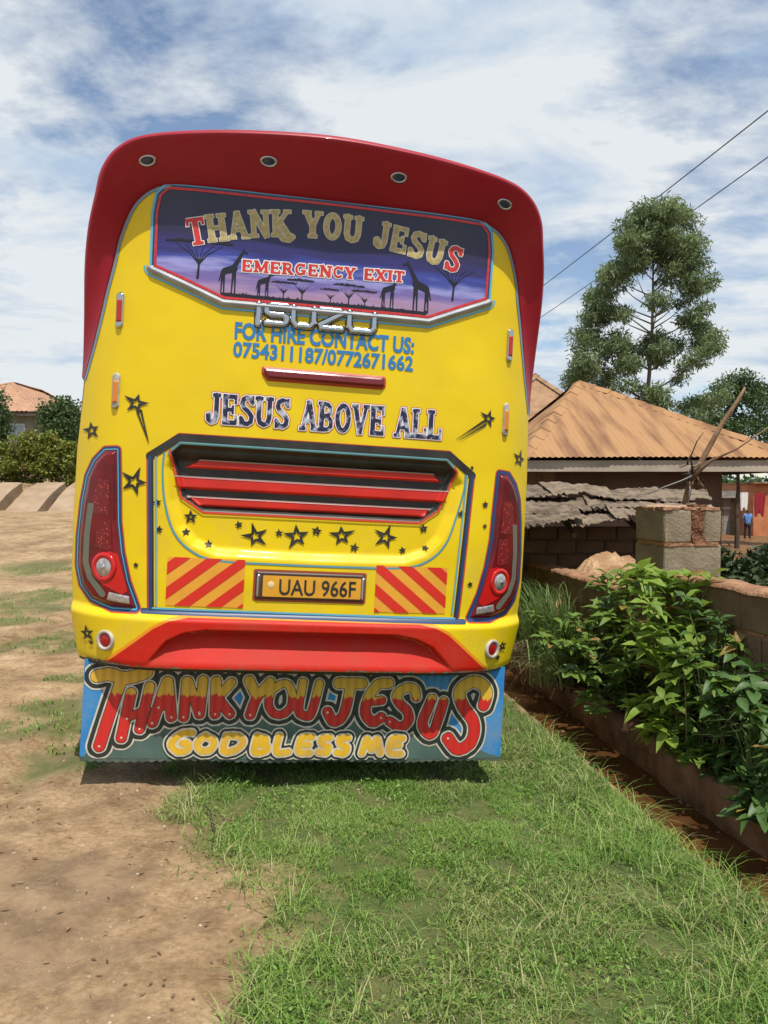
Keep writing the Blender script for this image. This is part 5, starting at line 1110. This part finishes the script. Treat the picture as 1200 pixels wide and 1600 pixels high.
def shrub(L, A, h, spread, nst, ls, tone, lean_, lab, z0=-.09, hang=0, maxleaf=290):
    x, y, _ = la(L, A); s = empty('leafy_shrub', (x, y, z0)); tag(s, lab, 'shrub', 'leafy shrubs on the planter'); b = MB(); nlf = 0
    for k in range(nst):
        a = random.uniform(0, 2 * math.pi); r_ = spread * random.uniform(.25, 1); hh = h * random.uniform(.55, 1.0); ex = math.cos(a) * r_ + lean_[0]; ey = math.sin(a) * r_ + lean_[1]
        if hang and random.random() < hang: hh *= random.uniform(.05, .35); ex = lean_[0] * 1.9 - random.random() * .12
        ex_, ey_ = ex * cb - ey * sb, ex * sb + ey * cb
        p0 = Vector((random.uniform(-.05, .05), random.uniform(-.1, .1), 0)); p3 = Vector((ex_, ey_, hh)); p1 = p0 + Vector((ex_ * .15, ey_ * .15, max(hh, .25) * .55)); p2 = p3 * .8 + Vector((0, 0, .06 * h + (.10 if hh < .3 * h else 0)))
        pts = []
        for i in range(9):
            t = i / 8; pts.append(p0 * (1 - t) ** 3 + p1 * 3 * t * (1 - t) ** 2 + p2 * 3 * t * t * (1 - t) + p3 * t ** 3)
        b.tube(pts, [.007 * (1 - .6 * i / 8) for i in range(9)], 5)
        nodes = [(.38, 2), (.52, 2), (.64, 2), (.75, 2), (.85, 2), (.93, 3), (1.0, 5)]
        for t, nl in nodes:
            i = min(int(t * 8), 7); p = pts[i].lerp(pts[i + 1], t * 8 - i); ph = random.uniform(0, 6.28)
            for q in range(nl):
                if nlf >= maxleaf: break
                az = ph + q * 2 * math.pi / nl + random.uniform(-.4, .4); el = random.uniform(-.35, .55) + (.25 if t == 1 else 0)
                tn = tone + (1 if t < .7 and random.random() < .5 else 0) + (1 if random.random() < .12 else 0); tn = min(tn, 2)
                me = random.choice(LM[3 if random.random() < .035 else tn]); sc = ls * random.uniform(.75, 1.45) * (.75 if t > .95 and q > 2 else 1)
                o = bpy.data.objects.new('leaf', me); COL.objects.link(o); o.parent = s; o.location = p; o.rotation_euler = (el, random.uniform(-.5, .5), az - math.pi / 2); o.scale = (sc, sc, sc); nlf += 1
    b.build('stems', STEM, s, True)
    return s
shrub(2.58, 4.70, 1.12, .30, 17, .125, 0, (-.06, -.02), 'tallest fresh green shrub growing in front of the pillar')
shrub(2.56, 4.42, .92, .30, 16, .115, 0, (-.10, -.05), 'light green shrub just nearer than the tallest one, spilling over the planter edge', hang=.35)
shrub(2.56, 5.30, 1.02, .20, 12, .095, 1, (-.06, .05), 'narrow green shrub rising against the left side of the pillar')
shrub(2.52, 5.75, .62, .32, 15, .085, 1, (-.12, .0), 'small dense shrub on the planter left of the pillar')
shrub(2.50, 5.10, .60, .34, 15, .095, 1, (-.14, .0), 'mid green shrub hanging over the planter below the pillar', hang=.3)
shrub(2.54, 6.30, .55, .32, 13, .075, 1, (-.10, 0), 'small shrub next to the tall grass clump by the bus')
shrub(2.55, 4.05, .72, .32, 16, .105, 1, (-.08, 0), 'yellow green shrub in front of the nearer block wall', hang=.3)
shrub(2.56, 3.72, .66, .30, 17, .110, 2, (-.04, 0), 'deep green shrub near the right edge of the view', hang=.25)
shrub(2.54, 3.38, .58, .30, 15, .105, 2, (-.12, 0), 'nearest dark shrub, cut by the right edge, drooping over the ditch', hang=.5)
shrub(2.60, 4.15, .95, .22, 9, .09, 2, (.0, .1), 'dark thin shrub standing close against the nearer block wall')
# thick undergrowth on the soil strip
n = 5200; A_ = rng.uniform(2.6, 8.2, n); L_ = rng.uniform(2.46, 2.72, n); x_ = L_ * cb - A_ * sb; y_ = L_ * sb + A_ * cb; z_ = -.08 + rng.random(n) ** 1.6 * .42
V, F = leafcards(np.stack([x_, y_, z_], -1), rdir(n, .2), rdir(n, 1.2), rng.uniform(.03, .065, n), rng.uniform(.015, .03, n)); tag(mk_np('undergrowth', V, F, DKG, None, {'rnd': np.repeat(np.clip(rng.normal(.5, .25, n), 0, 1), 4)}), 'small dark weeds filling the soil strip under the shrubs', 'weeds', kind='stuff')
# purple plant
PUR = M('purple_leaf', (.045, .022, .045), .5, (.09, .05, .09), 9, trans=.15); pm = [leaf_mesh('leaf', PUR, .26, .4, .2), leaf_mesh('leaf', PUR, .22, .7, .3)]
pp = empty('purple_plant', la(2.40, 5.72, -.04)); tag(pp, 'small purple leaved plant on the planter edge', 'plant')
for k in range(60):
    put(random.choice(pm), 'leaf', pp, (random.uniform(-.16, .16), random.uniform(-.15, .15), random.uniform(0, .13)), random.uniform(0, 6.28), (.13 * random.uniform(.6, 1.1),) * 3, random.uniform(-.5, .9))
# ornamental tall grass
def blades(P, h, lean_, wd, seg=5, droop=1.0):
    """curved tapering blades; P (n,3) bases, lean (n,2) tip offset"""
    n = len(P); t = np.linspace(0, 1, seg); C = P[:, None, :] + np.stack([lean_[:, 0:1] * t ** 1.8, lean_[:, 1:2] * t ** 1.8, h[:, None] * (t - droop * .35 * t ** 3)], -1)
    d_ = np.stack([-lean_[:, 1], lean_[:, 0], 0 * h], -1) + rng.normal(size=(n, 3)) * np.array([.02, .02, .0]); d_ /= np.linalg.norm(d_, axis=1, keepdims=True) + 1e-9
    wv_ = wd[:, None] * np.array([1 - .9 * q ** 1.5 for q in t])[None]
    a = C - d_[:, None] * wv_[..., None] / 2; b_ = C + d_[:, None] * wv_[..., None] / 2
    V = np.stack([a, b_], 2).reshape(-1, 3); base_ = np.arange(n)[:, None] * seg * 2 + np.arange(seg - 1)[None] * 2
    F = np.stack([base_, base_ + 1, base_ + 3, base_ + 2], -1).reshape(-1, 4); return V, F
TG = attr_mat('tall_grass_blades', 'rnd', [(0, (.10, .19, .05)), (.6, (.20, .31, .095)), (1, (.34, .33, .17))], .5, .35)
DG = attr_mat('dry_grass_blades', 'rnd', [(0, (.10, .06, .03)), (.6, (.22, .15, .08)), (1, (.38, .29, .17))], .8, .15)
def clump(name, lab, cat, L, A, z, n, hm, ln, wd, mat, bias=(0, 0), r=.08, droop=1.0, group=None):
    x, y, _ = la(L, A); P = np.zeros((n, 3)); P[:, :2] = rng.normal(size=(n, 2)) * r; a = rng.uniform(0, 2 * math.pi, n); m_ = rng.random(n) ** .7 * ln
    le = np.stack([np.cos(a) * m_ + bias[0], np.sin(a) * m_ + bias[1]], -1); V, F = blades(P, rng.uniform(.5, 1.05, n) * hm, le, rng.uniform(.6, 1.2, n) * wd, 6, droop)
    o = mk_np(name, V, F, mat, None, {'rnd': np.repeat(np.clip(rng.normal(.5, .25, n), 0, 1), 12)}); o.location = (x, y, z); tag(o, lab, cat, group); return o
clump('tall_grass_clump', 'tall arching grass clump growing beside the right corner of the bus', 'grass clump', 2.46, 6.5, -.06, 420, 1.15, .38, .013, TG, (-.12, -.05), .10)
clump('tall_grass_clump', 'second grass clump just behind the tall arching one', 'grass clump', 2.50, 7.5, -.06, 300, 1.15, .38, .014, TG, (-.12, -.05), .10)
clump('tall_grass_clump', 'short spiky grass clump in front of the tall arching one', 'grass clump', 2.40, 5.98, -.05, 300, .62, .30, .012, TG, (-.12, -.08), .12, 1.4)
clump('dry_grass_clump', 'dead brown straw hanging into the ditch at the bus corner', 'grass clump', 2.40, 6.25, .0, 150, .30, .26, .008, DG, (-.14, -.05), .14, 4.6)
clump('dry_grass_clump', 'dead brown grass at the foot of the tall clump', 'grass clump', 2.34, 6.9, .0, 150, .30, .26, .009, DG, (-.16, -.05), .14, 4.2)
clump('wispy_grass_clump', 'wispy straw coloured grass against the nearer wall at the right edge', 'grass clump', 2.52, 3.98, -.05, 46, .95, .30, .006, DG, (.05, .0), .09, .5)
clump('wispy_grass_clump', 'broad green grass blades low at the right edge', 'grass clump', 2.50, 3.55, -.05, 80, .72, .32, .014, TG, (-.05, -.1), .06, 1.2)

# dead branch behind the pillar
db = empty('dead_branch', (2.45, 6.6, -.9)); tag(db, 'long dead branch leaning up above the pillar with a tangle of twigs and wire', 'branch')
BRN = M('dry_branch', (.17, .095, .050), .9, (.27, .17, .10), 8, bump=.006, bscale=30); DTW = M('dark_twigs', (.05, .035, .022), .9); WRE = M('grey_wire', (.22, .21, .20), .6)
def wp(px, py, Y): x, z = px2(px, py, Y); return (x - 2.45, Y - 6.6, z + .9)
def stick(name, pts, r, mat): b = MB(); b.tube(pts, r, 7); return b.build(name, mat, db, True)
stick('branch', [(.0, 0, .0), wp(1058, 850, 6.6), wp(1078, 752, 6.55), wp(1104, 705, 6.5), wp(1128, 660, 6.5), wp(1150, 628, 6.5), wp(1162, 606, 6.5)], [.034, .032, .027, .023, .020, .017, .009], BRN)
stick('twig', [wp(1076, 752, 6.5), wp(1110, 720, 6.4), wp(1150, 702, 6.3), wp(1205, 664, 6.2)], [.016, .012, .007, .004], BRN)
stick('twig', [wp(1084, 742, 6.5), wp(1078, 715, 6.45), wp(1088, 690, 6.4), wp(1098, 676, 6.4)], [.008, .006, .005, .003], DTW)
stick('wire', [wp(1084, 742, 6.5), wp(1062, 752, 6.4), wp(1040, 760, 6.4), wp(1012, 772, 6.4)], .005, WRE)
stick('wire', [wp(1076, 745, 6.5), wp(1078, 765, 6.48), wp(1074, 785, 6.48)], .008, WRE)
for k in range(20):
    a = (1080 + random.uniform(-10, 12), 738 + random.uniform(-14, 14)); c = (a[0] + random.uniform(-16, 16), a[1] + random.uniform(-14, 22)); stick('twig', [wp(*a, 6.52), wp((a[0] + c[0]) / 2 + random.uniform(-5, 5), (a[1] + c[1]) / 2 + random.uniform(-4, 4), 6.47), wp(*c, 6.5)], [.010, .007, .003], DTW if k % 3 else BRN)

# power line
pw2 = M('line_cable', (.05, .05, .055), .6)
for (p, q, lab) in (((6.3, 63.4), (13.96, 9.2), 'upper overhead power cable crossing the sky on the right'), ((9.27, 63.4), (15.57, 9.2), 'lower overhead power cable crossing the sky on the right')):
    b = MB(); b.tube([(p[0] + (q[0] - p[0]) * t, p[1] + (q[1] - p[1]) * t, 13.5 - .25 * 4 * t * (1 - t)) for t in np.linspace(0, 1, 30)], .021, 5); tag(b.build('power_cable', pw2), lab, 'cable', 'overhead power cables')
for (x_, y_, zg, lab) in ((7.8, 63.5, 0.0, 'wooden power pole hidden far behind the bus'), (14.77, 9.1, -1, 'wooden power pole outside the right edge of the view')):
    p = empty('power_pole', (x_, y_, zg)); tag(p, lab, 'pole'); b = MB(); b.tube([(0, 0, 0), (0, 0, 13.6 - zg)], [.16, .11], 10); b.build('pole', BARK, p); b = MB(); b.box((-1.8, -.06, 13.25 - zg), (1.8, .06, 13.42 - zg)); b.build('crossarm', TIM, p)

# ------------------------------------------------------------------ sandy bank ramps on the left
BNK = M('pale_sand_bank', (.27, .19, .12), .93, (.36, .26, .17), 2, bump=.02, bscale=9)
for k, (pxf, pxt, lab) in enumerate(((-65, -5, 'sandy ramp at the left edge of the view'), (5, 62, 'middle sandy ramp cut out of the bank below the hedge'), (72, 120, 'sandy ramp next to the bus'), (135, 180, 'sandy ramp hidden by the bus'))):
    Y0, Y1 = 24.7, 27.0; z0, z1 = zterr(*xy_to_la(np.array((pxf - 600) / 1200 * Y0), np.array(Y0))), 1.86
    xf0, _ = px2(pxf, 0, Y0); xf1 = xf0 + 1.05; xt0, _ = px2(pxt - 4, 0, Y1); xt1 = xt0 + 1.0; V = []; F = []; n = 10
    for i in range(n):
        t = i / (n - 1); tt = t + .10 * math.sin(t * math.pi)
        for s in range(7):
            q = s / 6; x_ = (xf0 + (xt0 - xf0) * t) * (1 - q) + (xf1 + (xt1 - xf1) * t) * q; y_ = Y0 + (Y1 - Y0) * t; V.append((x_, y_, float(z0) - .05 + (z1 - float(z0) + .05) * tt + random.uniform(-.015, .015)))
    for i in range(n - 1):
        for s in range(6): F.append((i * 7 + s, i * 7 + s + 1, (i + 1) * 7 + s + 1, (i + 1) * 7 + s))
    m0 = len(V)
    for i in range(n): V.append((V[i * 7][0], V[i * 7][1], float(z0) - .3)); V.append((V[i * 7 + 6][0], V[i * 7 + 6][1], float(z0) - .3))
    for i in range(n - 1): F.append((i * 7, (i + 1) * 7, m0 + 2 * (i + 1), m0 + 2 * i)); F.append((i * 7 + 6, m0 + 2 * i + 1, m0 + 2 * (i + 1) + 1, (i + 1) * 7 + 6))
    tag(mk('sand_ramp', V, F, BNK), kind='structure')
b = MB(); x_, z_ = px2(93, 792, 25.2); b.box((-.14, -.08, -.07), (.14, .08, .07), 0, .015); o = b.build('stone', M('pale_stone', (.5, .45, .38), .9)); o.location = (x_, 25.2, 1.0); tag(o, 'single pale stone lying at the foot of the sandy bank', 'stone')

# ------------------------------------------------------------------ grass and litter
GRS = attr_mat('grass_blades', 'rnd', [(0, (.070, .150, .020)), (.40, (.155, .285, .045)), (.74, (.25, .39, .085)), (.92, (.36, .40, .14)), (1, (.44, .38, .21))], .55, .30)
def scatter(n, xr, yr, dens_pow=1.0):
    x = rng.uniform(*xr, n); y = yr[0] + (yr[1] - yr[0]) * rng.random(n) ** dens_pow
    m_ = (x > (-.54 * y - .15)) & (x < .54 * y + .2); x, y = x[m_], y[m_]; g = grassmask(x, y); k = rng.random(len(x)) < g ** 1.3; return x[k], y[k]
def grass_batch(name, lab, n, xr, yr, h0, h1, w, lean_, thin=None, dp=1.0, straw=0.0, seg=4):
    x, y = scatter(n, xr, yr, dp); cl = fbm(x * 6 + 3, y * 6, 3)
    k = rng.random(len(x)) < np.clip((cl - .30) * 4.0, .10, 1); x, y, cl = x[k], y[k], cl[k]
    if thin is not None: k = rng.random(len(x)) < thin(x, y); x, y, cl = x[k], y[k], cl[k]
    L, A = xy_to_la(x, y); z = zterr(L, A) - .006; n = len(x); h = rng.uniform(h0, h1, n) * (.55 + .9 * cl); a = rng.uniform(0, 2 * math.pi, n); m_ = rng.uniform(.3, 1.2, n) * h * lean_
    V, F = blades(np.stack([x, y, z], -1), h, np.stack([np.cos(a) * m_, np.sin(a) * m_], -1), rng.uniform(.6, 1.3, n) * w, seg, 1.3)
    big = fbm(x * 1.4, y * 1.4, 3); r_ = np.clip(rng.normal(.42, .20, n) + (big - .5) * .9 + straw, 0, 1)
    dry = rng.random(n) < .05 + .45 * np.clip((.44 - big) * 5, 0, 1); r_ = np.where(dry, rng.uniform(.82, 1, n), r_)
    return tag(mk_np(name, V, F, GRS, None, {'rnd': np.repeat(r_, seg * 2)}), lab, 'grass', kind='stuff')
grass_batch('short_grass', 'short green grass covering the verge in front of the bus', 300000, (-1.6, 2.2), (1.9, 4.9), .018, .050, .0042, .9, dp=.9)
grass_batch('grass_behind', 'grass running along the bus beside the ditch and in patches on the sand', 60000, (-6.5, 2.2), (4.3, 13), .03, .08, .008, .8, dp=1.5)
near = lambda x, y: np.clip((3.6 - y) / 1.2, 0, 1) * .8 + .12 * (x > .9)
grass_batch('long_grass', 'longer wispy grass blades in the foreground', 9000, (-1.3, 2.1), (1.9, 4.2), .06, .14, .0040, 1.2, near, straw=.12, seg=5)
grass_batch('ditch_edge_grass', 'long arching grass hanging over the edge of the ditch', 26000, (.6, 2.2), (1.9, 5.2), .06, .17, .0045, 1.3, lambda x, y: np.clip((xy_to_la(x, y)[0] - 1.30) / .4, 0, 1) * np.clip((5.4 - y) / 2.6, .15, 1), straw=.08, seg=5)
edge_ = lambda x, y: np.exp(-((x - np.interp(y, XB_Y, XB_X) - .12) / .16) ** 2)
grass_batch('edge_grass', 'straggly pale grass tufts along the edge of the sand', 30000, (-1.8, .2), (2.0, 4.4), .05, .13, .0042, 1.4, edge_, straw=.28, seg=5)
b = MB()
for k in range(420):
    L = random.choice([random.uniform(1.80, 1.93), random.uniform(1.85, 2.38), random.uniform(2.28, 2.38)]); A = random.uniform(2.2, 7); x_, y_, _ = la(L, A); z_ = max(float(zterr(np.array(L), np.array(A))), -.286); q = .004 + .022 * random.random() ** 4
    v = [(x_ + math.cos(a) * q * random.uniform(.7, 1.3), y_ + math.sin(a) * q * random.uniform(.7, 1.3), z_ - .003) for a in (0, 1.3, 2.5, 3.8, 5)] + [(x_ + random.uniform(-.3, .3) * q, y_, z_ + q * random.uniform(.4, .8))]
    b.add(v, [(i, (i + 1) % 5, 5) for i in range(5)])
tag(b.build('ditch_clods', MUDP), 'small clods and stones lying in the muddy ditch', 'clods', kind='stuff')
# low broad-leaved creeping plants mixed into the grass
x, y = scatter(26000, (-1.4, 2.1), (2.0, 4.6)); c_ = fbm(x * 4 + 20, y * 4, 3); k = c_ > .54; x, y = x[k], y[k]; L, A = xy_to_la(x, y); n = len(x)
V, F = leafcards(np.stack([x, y, zterr(L, A) + rng.uniform(.008, .038, n)], -1), rdir(n, .1), rdir(n, 2.0), rng.uniform(.012, .024, n), rng.uniform(.006, .012, n)); tag(mk_np('creeping_weeds', V, F, GRS, None, {'rnd': np.repeat(np.clip(rng.normal(.45, .2, n), 0, .8), 4)}), 'tiny broad leaved weeds among the grass', 'weeds', kind='stuff')
# gravel, clods and dry leaf litter on the sand
b = MB(); n = 0
while n < 1100:
    y_ = 2.0 + 7 * random.random() ** 2; x_ = random.uniform(-.56 * y_, .2)
    if grassmask(np.array([x_]), np.array([y_]))[0] > .5 and random.random() < .8: continue
    L, A = xy_to_la(x_, y_); z_ = float(zterr(np.array(L), np.array(A))); s = .0022 + .010 * random.random() ** 5
    v = [(x_ + math.cos(a) * s * random.uniform(.7, 1.3), y_ + math.sin(a) * s * random.uniform(.7, 1.3), z_ - .002) for a in (0, 1.3, 2.5, 3.8, 5)] + [(x_ + random.uniform(-.3, .3) * s, y_, z_ + s * random.uniform(.4, .9))]
    b.add(v, [(i, (i + 1) % 5, 5) for i in range(5)], 0 if random.random() < .88 else 1); n += 1
tag(b.build('gravel', [M('sand_clod', (.26, .18, .11), .95, (.4, .3, .2), 30), M('pale_gravel', (.46, .37, .26), .9)]), 'scattered small gravel and clods on the sand', 'gravel', kind='stuff')
n = 420; x = rng.uniform(-2.2, .1, n); y = rng.uniform(2.1, 4.6, n); g = grassmask(x, y) < .6; x, y = x[g], y[g]; n = len(x); L, A = xy_to_la(x, y)
V, F = leafcards(np.stack([x, y, zterr(L, A) + .006], -1), rdir(n) * np.array([1, 1, .15]), rdir(n, 3), rng.uniform(.012, .04, n), rng.uniform(.005, .014, n), .15); tag(mk_np('dry_litter', V, F, DG, None, {'rnd': np.repeat(rng.random(n), 4)}), 'dry leaf and straw litter lying on the sand', 'litter', kind='stuff')
b = MB(); b.tube([(-.86, 3.62, .02), (-.80, 3.50, .035), (-.74, 3.32, .03), (-.72, 3.18, .015)], .0035, 5); tag(b.build('dry_twig', DTW), 'thin curved dry twig lying on the sand near the grass edge', 'twig')
